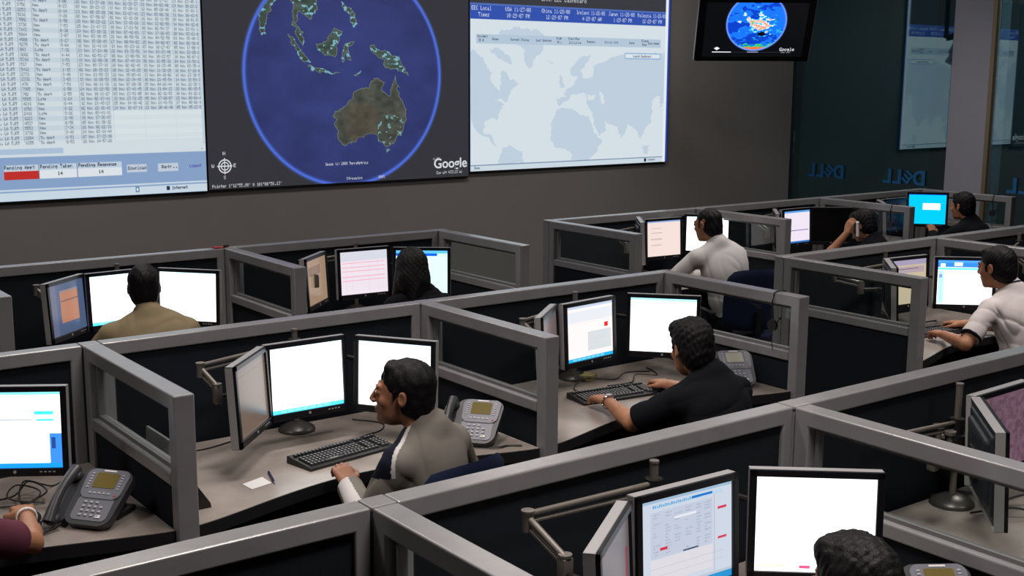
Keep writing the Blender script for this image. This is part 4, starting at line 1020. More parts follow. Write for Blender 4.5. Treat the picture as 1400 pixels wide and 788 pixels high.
def chair(x, y, deg, label, group=None, top=0.93):
    t = thing('office_chair', label, 'chair', (x, y, 0), math.radians(deg))   # local +y is where the sitter faces
    def seat():
        m = MB(); m.box((0, 0.03, 0.445), (0.47, 0.46, 0.07), 0.03, seg=4); return m
    cpart('chs', 'seat', seat, M['navy'], t, True)
    def back():
        bm = MB(); nx, nz = 14, 12; h0, h1 = 0.52, top
        g = []
        for side in (0, 1):
            gg = []
            for j in range(nz + 1):
                v = j / nz
                wd = 0.235 * (1 - 0.25 * max(0, (v - 0.7) / 0.3) ** 3) * (1 - 0.12 * max(0, (0.25 - v) / 0.25) ** 2)
                row = []
                for i in range(nx + 1):
                    u = -1 + 2 * i / nx
                    edge = (1 - abs(u) ** 6) * (1 - abs(2 * v - 1) ** 8)
                    th = 0.024 * max(edge, 0) ** 0.4
                    cz = h0 + (h1 - h0) * v - 0.02 * (abs(u) ** 3) * (1 if v > .5 else -1) * abs(2 * v - 1)
                    cy = -0.235 + 0.055 * u * u - 0.045 * v + 0.02 * math.sin(PI * v)
                    row.append(bm.bm.verts.new((u * wd, cy + (th if side else -th), cz)))
                gg.append(row)
            g.append(gg)
        for s in (0, 1):
            for j in range(nz):
                for i in range(nx):
                    q = (g[s][j][i], g[s][j][i + 1], g[s][j + 1][i + 1], g[s][j + 1][i]); bm.bm.faces.new(q if s else q[::-1])
        for j in range(nz):
            for i in (0, nx): bm.bm.faces.new((g[0][j][i], g[0][j + 1][i], g[1][j + 1][i], g[1][j][i]))
        for i in range(nx):
            for j in (0, nz): bm.bm.faces.new((g[0][j][i], g[0][j][i + 1], g[1][j][i + 1], g[1][j][i]))
        return bm
    cpart('chb%.2f' % top, 'backrest', back, M['navy'], t, True)
    cpart('chp', 'back_support', lambda: MB().tube([(0, 0, 0.40), (0, -0.2, 0.40), (0, -0.285, 0.46), (0, -0.30, 0.7)], 0.02, 8).box((0, 0, 0.40), (0.2, 0.2, 0.03)), M['black'], t, True)
    cpart('chg', 'gas_column', lambda: MB().cyl((0, 0, 0.1), (0, 0, 0.4), 0.025), M['darkmetal'], t, True)
    for i in range(5):
        a = 2 * PI * i / 5 + 0.3; c_, s_ = math.cos(a), math.sin(a)
        R_ = Matrix.Rotation(a, 4, 'Z')
        l = cpart('chl', 'leg', lambda: MB().tube([(0.02, 0, 0.12), (0.15, 0, 0.105), (0.29, 0, 0.07)], [0.022, 0.018, 0.014], 8), M['black'], t, True, R_)
        cpart('chc', 'caster', lambda: MB().cyl((0.29, -0.022, 0.028), (0.29, -0.006, 0.028), 0.028).cyl((0.29, 0.006, 0.028), (0.29, 0.022, 0.028), 0.028).cyl((0.29, 0, 0.03), (0.29, 0, 0.07), 0.008), M['black'], l, True)
    for s in (-1, 1):
        cpart('cha%d' % s, 'armrest', lambda: MB().tube([(s * 0.2, 0, 0.41), (s * 0.275, 0.0, 0.43), (s * 0.28, 0.0, 0.62)], 0.014, 8).box((s * 0.28, 0.0, 0.635), (0.05, 0.22, 0.03), 0.012), M['black'], t, True)
    return t
chair(2.33, 3.66, 12, 'navy office chair under the man in the grey polo', top=0.975)
chair(3.80, 3.50, 0, 'navy office chair hidden behind the black T-shirt man')
chair(6.62, 3.62, 0, 'navy office chair under the man in the white polo')
chair(0.64, 3.55, 0, 'navy office chair at the lower left corner of the photo')
chair(2.27, 6.08, -10, 'navy office chair hidden under the khaki man')
chair(4.02, 6.12, 0, 'navy office chair hidden under the long-haired woman')
chair(6.66, 6.02, -22, 'large navy chair back showing beside the long-sleeved white shirt', top=0.98)
chair(8.60, 6.1, 0, 'office chair hidden under the person on the phone')
chair(9.93, 6.0, 0, 'office chair hidden under the man before the cyan screen')
chair(2.28, 1.35, 0, 'office chair below the frame under the hair crown')

# ------------------------------------------------------------------ people: one continuous body surface each (signed distance field -> surface nets)
class SDF:
    def __init__(s, lo, hi, vox):
        s.vox = vox; s.lo = np.array(lo, np.float32); s.n = np.ceil((np.array(hi) - s.lo) / vox).astype(int) + 1
        s.F = np.full(s.n, 0.06, np.float32)
    def _reg(s, lo, hi, pad):
        a = np.floor((np.array(lo) - pad - s.lo) / s.vox).astype(int); b = np.ceil((np.array(hi) + pad - s.lo) / s.vox).astype(int) + 1
        a = np.clip(a, 0, s.n - 1); b = np.clip(b, 1, s.n)
        if np.any(b <= a): return None
        ax = [s.lo[i] + np.arange(a[i], b[i]) * s.vox for i in range(3)]
        X, Y, Z = ax[0][:, None, None], ax[1][None, :, None], ax[2][None, None, :]
        return (slice(a[0], b[0]), slice(a[1], b[1]), slice(a[2], b[2])), X.astype(np.float32), Y.astype(np.float32), Z.astype(np.float32)
    def put(s, lo, hi, fn, k=0.015, pad=0.05, op='u', cuts=()):
        r = s._reg(lo, hi, pad)
        if r is None: return
        sl, X, Y, Z = r
        d = fn(X, Y, Z)
        for (p, n_) in cuts:      # keep the side where (x-p).n < 0
            d = np.maximum(d, (X - p[0]) * n_[0] + (Y - p[1]) * n_[1] + (Z - p[2]) * n_[2])
        f = s.F[sl]
        if op == 'u':
            h = np.clip(0.5 + 0.5 * (f - d) / k, 0, 1); s.F[sl] = f * (1 - h) + d * h - k * h * (1 - h)
        else:
            h = np.clip(0.5 - 0.5 * (f + d) / k, 0, 1); s.F[sl] = f * (1 - h) - d * h + k * h * (1 - h)
    def cap(s, a, b, ra, rb=None, k=0.015, op='u', cuts=(), off=0.0, flat=None):
        rb = ra if rb is None else rb; ra += off; rb += off
        a = np.array(a, float); b = np.array(b, float); ab = b - a; L2 = max(float(ab @ ab), 1e-9); R = max(ra, rb)
        def fn(X, Y, Z):
            px, py, pz = X - a[0], Y - a[1], Z - a[2]
            t = np.clip((px * ab[0] + py * ab[1] + pz * ab[2]) / L2, 0, 1)
            q2 = (px - t * ab[0]) ** 2 + (py - t * ab[1]) ** 2
            if flat is not None:   # flattened section: (unit axis, factor>1)
                ux, fct = flat
                dx, dy, dz = px - t * ab[0], py - t * ab[1], pz - t * ab[2]
                w_ = dx * ux[0] + dy * ux[1] + dz * ux[2]
                return np.sqrt(dx * dx + dy * dy + dz * dz + (fct * fct - 1) * w_ * w_) - (ra + (rb - ra) * t)
            return np.sqrt(q2 + (pz - t * ab[2]) ** 2) - (ra + (rb - ra) * t)
        s.put(np.minimum(a, b) - R, np.maximum(a, b) + R, fn, k, op=op, cuts=cuts)
    def ell(s, c, r, Rm=None, k=0.015, op='u', cuts=(), off=0.0):
        c = np.array(c, float); r = np.array(r, float) + off
        Rm = np.eye(3) if Rm is None else Rm       # columns = local axes in world
        ext = np.abs(Rm) @ r
        def fn(X, Y, Z):
            px, py, pz = X - c[0], Y - c[1], Z - c[2]
            l = [(px * Rm[0, i] + py * Rm[1, i] + pz * Rm[2, i]) / r[i] for i in range(3)]
            k0 = np.sqrt(l[0] ** 2 + l[1] ** 2 + l[2] ** 2); k1 = np.sqrt((l[0] / r[0]) ** 2 + (l[1] / r[1]) ** 2 + (l[2] / r[2]) ** 2) + 1e-6
            return k0 * (k0 - 1) / k1
        s.put(c - ext, c + ext, fn, k, op=op, cuts=cuts)
    def wrinkle(s, amp, seed):
        r = np.random.RandomState(seed)
        X = (s.lo[0] + np.arange(s.n[0]) * s.vox)[:, None, None]; Y = (s.lo[1] + np.arange(s.n[1]) * s.vox)[None, :, None]; Z = (s.lo[2] + np.arange(s.n[2]) * s.vox)[None, None, :]
        acc = 0
        for i in range(4):
            d = r.randn(3); d[2] += 0.4 * np.sign(d[2]); d /= np.linalg.norm(d); f = 10 + 16 * r.rand(); e = r.randn(3) * 8; g = r.randn(3) * 7
            w_ = np.sin((X * d[0] + Y * d[1] + Z * d[2]) * f + 1.8 * np.sin(X * e[0] + Y * e[1] + Z * e[2] + r.rand() * 6) + r.rand() * 6)
            m_ = 0.5 + 0.5 * np.sin(X * g[0] + Y * g[1] + Z * g[2] + r.rand() * 6)
            acc = acc + (1 - np.abs(w_)) ** 2.2 * m_ ** 2 * 3.0 - 0.45
        s.F = (s.F + amp * acc).astype(np.float32)
    def mesh(s, name):
        F = s.F; F[0] = F[-1] = 0.06; F[:, 0] = F[:, -1] = 0.06; F[:, :, 0] = F[:, :, -1] = 0.06
        ins = F < 0
        cnt = np.zeros(np.array(F.shape) - 1, np.int8)
        for dx in (0, 1):
            for dy in (0, 1):
                for dz in (0, 1): cnt += ins[dx:F.shape[0] - 1 + dx, dy:F.shape[1] - 1 + dy, dz:F.shape[2] - 1 + dz]
        act = (cnt > 0) & (cnt < 8)
        ci = np.argwhere(act); n = len(ci)
        idx = np.full(act.shape, -1, np.int64); idx[act] = np.arange(n)
        acc = np.zeros((n, 3)); num = np.zeros(n)
        cor = [(a, b, c) for a in (0, 1) for b in (0, 1) for c in (0, 1)]
        V = {c: F[ci[:, 0] + c[0], ci[:, 1] + c[1], ci[:, 2] + c[2]] for c in cor}
        for c0 in cor:
            for ax in range(3):
                if c0[ax]: continue
                c1 = list(c0); c1[ax] = 1; c1 = tuple(c1)
                a, b = V[c0], V[c1]; m = (a < 0) != (b < 0)
                t = np.where(m, a / np.where(m, a - b, 1), 0)
                p = np.array(c0, float)[None] + t[:, None] * (np.arange(3) == ax)[None]
                acc[m] += p[m]; num[m] += 1
        P = s.lo + (ci + acc / num[:, None]) * s.vox
        quads = []
        for ax in range(3):
            o1, o2 = [(1, 2), (2, 0), (0, 1)][ax]
            sl0 = [slice(None)] * 3; sl1 = [slice(None)] * 3; sl0[ax] = slice(0, -1); sl1[ax] = slice(1, None)
            A = ins[tuple(sl0)]; B = ins[tuple(sl1)]
            for sgn, mk in ((0, A & ~B), (1, ~A & B)):
                e = np.argwhere(mk)
                e = e[(e[:, o1] > 0) & (e[:, o2] > 0)]
                if not len(e): continue
                q = []
                for d1, d2 in ((0, 0), (-1, 0), (-1, -1), (0, -1)):
                    c = e.copy(); c[:, o1] += d1; c[:, o2] += d2
                    q.append(idx[c[:, 0], c[:, 1], c[:, 2]])
                q = np.stack(q, 1)
                if sgn: q = q[:, ::-1]
                quads.append(q)
        Q = np.concatenate(quads); Q = Q[(Q >= 0).all(1)]
        return P, Q
def to_mesh(name, P, Q, m):
    me = bpy.data.meshes.new(name)
    used = np.unique(Q); rem = np.full(len(P), -1, np.int64); rem[used] = np.arange(len(used)); P = P[used]; Q = rem[Q]
    me.vertices.add(len(P)); me.vertices.foreach_set('co', P.astype(np.float32).ravel())
    me.loops.add(len(Q) * 4); me.loops.foreach_set('vertex_index', Q.astype(np.int32).ravel())
    me.polygons.add(len(Q)); me.polygons.foreach_set('loop_start', np.arange(0, len(Q) * 4, 4, dtype=np.int32))
    me.polygons.foreach_set('use_smooth', np.ones(len(Q), bool))
    me.update(calc_edges=True); me.validate()
    me.materials.append(m)
    return me
def nrmv(v): v = np.array(v, float); return v / np.linalg.norm(v)
def headframe(az, pitch, roll=0.0):
    """columns: right, forward, up; az measured clockwise from +y"""
    a = math.radians(az); p = math.radians(pitch); ro = math.radians(roll)
    f0 = np.array([math.sin(a), math.cos(a), 0]); r = np.array([math.cos(a), -math.sin(a), 0]); u0 = np.array([0, 0, 1.0])
    f = f0 * math.cos(p) - u0 * math.sin(p); u = u0 * math.cos(p) + f0 * math.sin(p)
    r2 = r * math.cos(ro) + u * math.sin(ro); u2 = u * math.cos(ro) - r * math.sin(ro)
    return np.stack([r2, f, u2], 1)

HS = 1.07   # head scale against the basic 0.23 m head
def person(name_label, head, az, pitch, neck, taz, sw, arms, pelvis, vox=0.007, shirt='cloth_black', sleeve='long', skin='skin', hair='short', collar=True,
           chest_scale=1.0, roll=0.0, seed=1, off=0.011, cutf=0.80, extra=None, tuck=False, arm_r=1.0):
    """head=centre of head; neck=base of neck (C7); taz=torso azimuth; sw=half shoulder width;
       arms={'L':(elbow,wrist,handdir,palmnormal,curl)}; everything in metres, world space"""
    head = np.array(head, float); neck = np.array(neck, float); pelvis = np.array(pelvis, float)
    H = headframe(az, pitch, roll)
    hp = lambda x, y, z: head + H @ (np.array([x, y, z]) * HS)
    hs = lambda x, y, z: (x * HS, y * HS, z * HS)
    T_ = headframe(taz, 0); R_, Fw = T_[:, 0], T_[:, 1]; up = nrmv(neck - pelvis)
    TR = np.stack([R_, nrmv(Fw - up * (Fw @ up)), up], 1)
    drop = 0.100
    Sh = {'L': neck - R_ * sw + Fw * 0.012 - np.array([0, 0, drop]), 'R': neck + R_ * sw + Fw * 0.012 - np.array([0, 0, drop])}
    for q in ('L', 'R'):
        if len(arms[q]) > 5 and arms[q][5] is not None: Sh[q] = np.array(arms[q][5], float)
    chest = neck + (pelvis - neck) * 0.33 + Fw * 0.018; abd = neck + (pelvis - neck) * 0.68 + Fw * 0.04
    knee = {}; ank = {}
    for q, s_ in (('L', -1), ('R', 1)):
        hip = pelvis + R_ * 0.09 * s_ - np.array([0, 0, 0.03])
        knee[q] = hip + Fw * 0.42 + R_ * s_ * 0.05 + np.array([0, 0, -0.0]); knee[q][2] = 0.52
        ank[q] = knee[q] + Fw * (0.02 if q == 'L' else 0.06); ank[q][2] = 0.10
    pts = [head, neck, pelvis, *Sh.values(), *knee.values(), *ank.values()]
    for q in arms: pts += [np.array(arms[q][0], float), np.array(arms[q][1], float), np.array(arms[q][1], float) + nrmv(arms[q][2]) * 0.2]
    pts = np.array(pts); lo = pts.min(0) - 0.2; hi = pts.max(0) + 0.2; lo[2] = 0.012
    cs = chest_scale
    def torso(S_, o, smooth=0.03):
        S_.ell(chest, (0.158 * cs * sw / 0.19, 0.112 * cs, 0.185), TR, smooth, off=o)
        S_.ell(abd, (0.152 * cs, 0.118 * cs, 0.17), TR, 0.05, off=o)
        S_.ell(pelvis + np.array([0, 0, -0.0]), (0.165, 0.135, 0.12), TR, 0.05, off=o)
        S_.cap(Sh['L'] + R_ * 0.03, Sh['R'] - R_ * 0.03, 0.046, 0.046, 0.05, off=o)
        S_.cap(neck + up * 0.0 - Fw * 0.005, Sh['L'] + R_ * 0.03 + np.array([0, 0, 0.005]), 0.050, 0.040, 0.035, off=o)
        S_.cap(neck + up * 0.0 - Fw * 0.005, Sh['R'] - R_ * 0.03 + np.array([0, 0, 0.005]), 0.050, 0.040, 0.035, off=o)
    # ---- body
    B = SDF(lo, hi, vox)
    torso(B, 0.0)
    for q, s_ in (('L', -1), ('R', 1)):
        hip = pelvis + R_ * 0.09 * s_ - np.array([0, 0, 0.03])
        B.cap(hip, knee[q], 0.085, 0.058, 0.03); B.cap(knee[q], ank[q], 0.055, 0.036, 0.02)
        B.cap(ank[q] - np.array([0, 0, 0.03]), ank[q] + Fw * 0.14 - np.array([0, 0, 0.055]), 0.036, 0.028, 0.02)
        el, wr, hd, pn, curl = arms[q][:5]
        el = np.array(el, float); wr = np.array(wr, float); hd = nrmv(hd); pn = np.array(pn, float); pn = nrmv(pn - hd * (pn @ hd)); sd = np.cross(hd, pn)
        ar = arm_r
        B.cap(Sh[q], el, 0.046 * ar, 0.039 * ar, 0.025)
        mid = el + (wr - el) * 0.3
        B.cap(el, mid, 0.038 * ar, 0.040 * ar, 0.01); B.cap(mid, wr, 0.040 * ar, 0.027 * ar, 0.015)
        # hand: palm of four metacarpals, four fingers, thumb
        ts = (-1 if q == 'L' else 1)
        tside = sd * ts if (sd @ R_) * ts < 0 else sd * ts * -1   # thumbs inward
        tside = -R_ * ts; tside = nrmv(tside - hd * (tside @ hd) - pn * (tside @ pn)) if abs(tside @ nrmv(np.cross(hd, pn))) > 0.2 else nrmv(np.cross(hd, pn))
        offs = [0.030, 0.010, -0.010, -0.029]; fl = [0.072, 0.080, 0.075, 0.060]; kl = [0.088, 0.092, 0.088, 0.080]
        for i in range(4):
            base = wr + tside * offs[i] * 0.55 + hd * 0.01; kn = wr + tside * offs[i] + hd * kl[i]
            B.cap(base, kn, 0.0165, 0.0125, 0.012)
            p = kn; ang = 0.10 + 0.25 * curl
            for sgl, r0, r1 in ((0.44, 0.0098, 0.0088), (0.31, 0.0088, 0.0082), (0.25, 0.0080, 0.0070)):
                dr = hd * math.cos(ang) + pn * math.sin(ang) + tside * 0.06 * (1.5 - i) * (1 - curl)
                e = p + nrmv(dr) * fl[i] * sgl * 1.05
                B.cap(p, e, r0, r1, 0.004); p = e; ang += 0.25 + 0.95 * curl
        tb = wr + hd * 0.022 + tside * 0.024; d1 = nrmv(hd * 0.75 + tside * 0.62 + pn * 0.25); t1 = tb + d1 * 0.043; t2 = t1 + nrmv(hd * 0.92 + tside * 0.25 + pn * 0.3) * 0.032; t3 = t2 + nrmv(hd + pn * 0.35) * 0.024
        B.cap(tb, t1, 0.0155, 0.0115, 0.012); B.cap(t1, t2, 0.0105, 0.0095, 0.004); B.cap(t2, t3, 0.0095, 0.0078, 0.004)
    # neck + head
    B.cap(neck + Fw * 0.012, hp(0, -0.025, -0.06), 0.058, 0.054, 0.025)
    B.ell(hp(0, -0.018, 0.032), hs(0.074, 0.094, 0.082), H, 0.02)
    B.ell(hp(0, 0.030, -0.020), hs(0.061, 0.060, 0.085), H, 0.02)
    B.ell(hp(0, 0.034, -0.072), hs(0.048, 0.050, 0.042), H, 0.02)
    B.cap(hp(0, 0.070, -0.097), hp(0, 0.073, -0.092), 0.017, 0.016, 0.015)
    B.cap(hp(-0.034, 0.078, 0.027), hp(0.034, 0.078, 0.027), 0.0105, 0.0105, 0.012)
    for s_ in (-1, 1):
        B.ell(hp(0.031 * s_, 0.100, 0.006), hs(0.018, 0.014, 0.012), H, 0.012, op='s')
        B.ell(hp(0.031 * s_, 0.078, 0.008), hs(0.0145, 0.0125, 0.0115), H, 0.004)
        B.ell(hp(0.077 * s_, -0.010, -0.003), hs(0.008, 0.0155, 0.028), H, 0.006)
        B.ell(hp(0.083 * s_, -0.006, 0.0), hs(0.006, 0.009, 0.017), H, 0.004, op='s')
        B.ell(hp(0.040 * s_, 0.060, -0.022), hs(0.018, 0.018, 0.018), H, 0.015)
    B.cap(hp(0, 0.086, 0.016), hp(0, 0.105, -0.022), 0.0085, 0.0118, 0.010)
    for s_ in (-1, 1): B.ell(hp(0.011 * s_, 0.099, -0.028), hs(0.0085, 0.009, 0.007), H, 0.005)
    B.ell(hp(0, 0.086, -0.052), hs(0.024, 0.011, 0.0055), H, 0.005); B.ell(hp(0, 0.083, -0.064), hs(0.020, 0.011, 0.0065), H, 0.005)
    P, Q = B.mesh('body')
    root = thing('person', name_label, 'person', (pelvis[0], pelvis[1], 0))
    inv = Matrix.Translation((-pelvis[0], -pelvis[1], 0))
    sh = np.array([pelvis[0], pelvis[1], 0])
    def add(nm, P, Q, m): return link(nm, to_mesh(nm, P - sh, Q, M[m]), root)
    add('body', P, Q, skin)
    # ---- shirt
    C = SDF((lo[0], lo[1], pelvis[2] - 0.12), (hi[0], hi[1], neck[2] + 0.12), vox)
    torso(C, off, 0.035)
    for q in ('L', 'R'):
        el, wr = np.array(arms[q][0], float), np.array(arms[q][1], float); ar = arm_r
        sv = sleeve if isinstance(sleeve, str) else sleeve[q]
        ua = nrmv(el - Sh[q]); fa = nrmv(wr - el)
        if sv == 'short':
            cutp = Sh[q] + (el - Sh[q]) * cutf
            C.cap(Sh[q], el + ua * 0.05, 0.050 * ar, 0.056 * ar, 0.03, off=off, cuts=((cutp, ua),))
        else:
            C.cap(Sh[q], el, 0.049 * ar, 0.043 * ar, 0.03, off=off)
            frac = 0.93 if sv == 'long' else 0.55
            C.cap(el, wr + fa * 0.05, 0.043 * ar, 0.034 * ar, 0.025, off=off, cuts=((el + (wr - el) * frac, fa),))
    if collar:
        nd = nrmv(hp(0, -0.025, -0.06) - neck)
        C.cap(neck, neck + nd * 0.12, 0.060, 0.060, 0.012, off=off * 0.6, cuts=((neck + nd * (0.055 if collar != 'low' else 0.02), nd),))
    C.wrinkle(0.0024, seed)
    P, Q = C.mesh('shirt')
    cen = P[Q].mean(1)
    groups_ = extra(P, Q, cen, Sh, arms, neck, R_, Fw, up) if extra else [('shirt', np.ones(len(Q), bool), shirt)]
    for nm, msk, mt in groups_:
        if msk.any(): add(nm, P, Q[msk], mt)
    # ---- trousers and shoes
    D = SDF((lo[0], lo[1], 0.05), (hi[0], hi[1], pelvis[2] + 0.1), max(vox, 0.008))
    D.ell(pelvis, (0.168, 0.138, 0.105), TR, 0.03, off=0.006)
    for q, s_ in (('L', -1), ('R', 1)):
        hip = pelvis + R_ * 0.09 * s_ - np.array([0, 0, 0.03])
        D.cap(hip, knee[q], 0.09, 0.066, 0.03, off=0.006); D.cap(knee[q], ank[q], 0.062, 0.052, 0.02, off=0.006, cuts=((ank[q] - np.array([0, 0, 0.03]), (0, 0, -1)),))
    P, Q = D.mesh('trousers'); add('trousers', P, Q, 'trouser')
    for q in ('L', 'R'):
        E_ = SDF(ank[q] - 0.12, ank[q] + np.array([0.25, 0.32, 0.1]), 0.008)
        E_ = SDF(np.minimum(ank[q], ank[q] + Fw * 0.16) - 0.1, np.maximum(ank[q], ank[q] + Fw * 0.16) + 0.1, 0.008)
        E_.cap(ank[q] - np.array([0, 0, 0.02]), ank[q] + Fw * 0.15 - np.array([0, 0, 0.055]), 0.047, 0.036, 0.02, cuts=((np.array([0, 0, 0.006]), (0, 0, -1)),))
        P, Q = E_.mesh('shoe'); add('shoe', P, Q, 'black')
    # ---- hair
    hv = min(vox, 0.005)
    ext = 0.36 if hair == 'long' else 0.16
    Hh = SDF(head - np.array([0.17, 0.17, ext]), head + 0.18, hv)
    if hair == 'long':
        Hh.ell(hp(0, -0.020, 0.035), hs(0.092, 0.112, 0.096), H, 0.02)
        Hh.ell(hp(0, -0.060, -0.06), hs(0.098, 0.085, 0.13), H, 0.03)
        Hh.cap(hp(0, -0.085, -0.05), np.array([neck[0], neck[1], neck[2] - 0.10]) - Fw * 0.10, 0.085, 0.07, 0.03, flat=(Fw, 1.6))
        for s_ in (-1, 1): Hh.cap(hp(0.075 * s_, -0.01, 0.0), hp(0.092 * s_, 0.0, -0.15), 0.035, 0.045, 0.03, flat=(H[:, 0], 1.5))
        Hh.ell(hp(0, 0.115, -0.045), hs(0.066, 0.080, 0.115), H, 0.01, op='s')
    else:
        gx = {'short': 1.0, 'full': 1.12, 'crop': 0.9}[hair]
        Hh.ell(hp(0, -0.022, 0.040), hs(0.0785 * (1 + (gx - 1) * .5), 0.098 * (1 + (gx - 1) * .4), 0.086 * gx), H, 0.02)
        Hh.ell(hp(0, -0.045, -0.015), hs(0.074 * gx ** .5, 0.072 * gx ** .3, 0.078), H, 0.02)
        Hh.ell(hp(0, -0.062, -0.055), hs(0.056, 0.045, 0.035), H, 0.02)
        if hair == 'short': Hh.cap(hp(-0.03, 0.045, 0.094), hp(0.03, 0.045, 0.094), 0.018, 0.018, 0.02)
        if hair == 'full': Hh.cap(hp(-0.04, 0.035, 0.090), hp(0.04, 0.035, 0.090), 0.034, 0.034, 0.03)
        for s_ in (-1, 1): Hh.cap(hp(0.070 * s_, 0.018, 0.02), hp(0.069 * s_, 0.020, -0.015), 0.007, 0.005, 0.006)
        Hh.ell(hp(0, 0.135, -0.022), hs(0.086, 0.085, 0.115), H, 0.008, op='s')
        for s_ in (-1, 1): Hh.ell(hp(0.090 * s_, 0.078, -0.005), hs(0.034, 0.034, 0.052), H, 0.008, op='s')
        for s_ in (-1, 1):
            Hh.ell(hp(0.088 * s_, -0.004, -0.012), hs(0.024, 0.024, 0.036), H, 0.006, op='s')
            Hh.ell(hp(0.085 * s_, 0.035, -0.07), hs(0.04, 0.06, 0.05), H, 0.01, op='s')
    r = np.random.RandomState(seed + 50)
    X = (Hh.lo[0] + np.arange(Hh.n[0]) * hv)[:, None, None]; Y = (Hh.lo[1] + np.arange(Hh.n[1]) * hv)[None, :, None]; Z = (Hh.lo[2] + np.arange(Hh.n[2]) * hv)[None, None, :]
    acc = 0
    for i in range(6):
        d = r.randn(3); d[2] *= 0.4; d /= np.linalg.norm(d); acc = acc + np.sin((X * d[0] + Y * d[1] + Z * d[2]) * (120 + 260 * r.rand()) + r.rand() * 6)
    Hh.F = (Hh.F + (0.0014 if hair != 'full' else 0.0018) * acc / 2).astype(np.float32)
    P, Q = Hh.mesh('hair'); add('hair', P, Q, 'hair')
    # ---- eyes
    for s_ in (-1, 1):
        c = hp(0.031 * s_, 0.0825, 0.008) - sh
        e = part('eye', MB().ball(c, 0.0105, n=12), M['eye'], root, True)
        c2 = hp(0.031 * s_, 0.0905, 0.007) - sh
        part('iris', MB().ball(c2, 0.0045, n=10), M['iris'], e, True)
        q0 = hp(0.016 * s_, 0.0875, 0.029) - sh; q1 = hp(0.030 * s_, 0.087, 0.033) - sh; q2 = hp(0.045 * s_, 0.077, 0.030) - sh
        part('eyebrow', MB().tube([q0, q1, q2], [0.0022, 0.003, 0.0015], 6), M['hair'], root, True)
    return root, hp, sh, Sh

def polo_panels(P, Q, cen, Sh, arms, neck, R_, Fw, up):
    # navy yoke over the front of the left shoulder and down the outer sleeve, edged with a white stripe
    el = np.array(arms['L'][0], float); wr = np.array(arms['L'][1], float); S0 = Sh['L']
    ua = nrmv(el - S0); d = cen - S0; t = d @ ua; L = np.linalg.norm(el - S0)
    fr = d @ Fw; lat = -(d @ R_)
    f = fr * 0.85 + lat * 0.25 + 0.30 * (d @ up) * 0
    near = (t < L * 0.62) & ((cen - neck) @ up > -0.135)
    navy = near & (f > -0.004) & (lat > -0.17)
    stripe = near & (f > -0.018) & (f <= -0.004) & (lat > -0.17)
    da = cen - el; fa = nrmv(wr - el); ta = da @ fa
    cuffs = (ta > 0.03) & (np.linalg.norm(da - ta[:, None] * fa, axis=1) < 0.09) & ((da @ up) > -0.2)
    pr = da - ta[:, None] * fa
    cuff = cuffs & (pr @ (up * 0.7 - R_ * 0.5 + Fw * 0.3) > 0.041)
    cuff &= ~navy
    dn = cen - neck; hz = dn @ up
    coll = (hz > 0.035) & (np.linalg.norm(dn - hz[:, None] * up, axis=1) < 0.1) & (dn @ Fw > 0.045)
    stripe &= ~cuff
    rest = ~(navy | stripe | cuff | coll)
    return [('shirt', rest, 'polo_grey'), ('navy_yoke', navy & ~coll, 'polo_navy'), ('white_stripe', (stripe | cuff | coll) & ~(navy & ~coll), 'cloth_white')]
def white_polo_trim(P, Q, cen, Sh, arms, neck, R_, Fw, up):
    dn = cen - neck; hz = dn @ up; rad = np.linalg.norm(dn - hz[:, None] * up, axis=1)
    tr = (hz > 0.040) & (hz < 0.052) & (rad < 0.11)
    out = [('collar_trim', tr.copy(), 'polo_navy')]
    for q in 'LR':
        el = np.array(arms[q][0], float); ua = nrmv(el - Sh[q]); d = cen - Sh[q]; t = (d @ ua) / np.linalg.norm(el - Sh[q])
        rr = np.linalg.norm(d - (d @ ua)[:, None] * ua, axis=1)
        b_ = (t > 0.74) & (t < 0.79) & (rr < 0.09) & (rr > 0.03) & ~tr
        tr |= b_; out.append(('sleeve_trim', b_, 'polo_navy'))
    return [('shirt', ~tr, 'cloth_offwhite')] + out

DN = (0, 0, -1)
p1 = person('man in grey polo with navy shoulder panel, in profile facing left', (2.285, 3.72, 1.170), -50, -2, (2.36, 3.66, 1.04), -20, 0.18,
       {'L': ((2.11, 3.69, 0.71), (2.185, 3.96, 0.765), (0.15, 0.8, 0.4), DN, 0.8), 'R': ((2.66, 3.86, 0.78), (2.64, 4.12, 0.785), (-0.3, 0.9, -0.05), DN, 0.45)},
       (2.38, 3.60, 0.56), vox=0.005, skin='skin2', hair='short', seed=3, extra=polo_panels, chest_scale=1.05)
p2 = person('man in black T-shirt seen from behind, typing, silver watch on his left wrist', (3.805, 3.73, 1.138), 13, 12, (3.83, 3.63, 1.035), 4, 0.185,
       {'L': ((3.575, 3.86, 0.80), (3.755, 4.22, 0.79), (0.12, 0.95, 0.02), DN, 0.35), 'R': ((4.13, 3.95, 0.82), (4.24, 4.30, 0.785), (0.1, 0.95, 0), DN, 0.5)},
       (3.82, 3.46, 0.56), vox=0.005, shirt='cloth_black', sleeve='short', hair='full', seed=5, collar='low', chest_scale=1.1)
p3 = person('man in white polo with dark trimmed sleeves at the right edge', (6.62, 3.97, 1.220), -2, 8, (6.66, 3.87, 1.085), 8, 0.19,
       {'L': ((6.27, 3.92, 0.80), (6.45, 4.18, 0.79), (0.35, 0.9, 0), DN, 0.6), 'R': ((6.98, 4.02, 0.80), (6.86, 4.30, 0.79), (-0.2, 0.9, 0), DN, 0.5)},
       (6.64, 3.62, 0.56), vox=0.0055, shirt='cloth_offwhite', sleeve='short', hair='short', seed=8, extra=white_polo_trim, chest_scale=1.12)
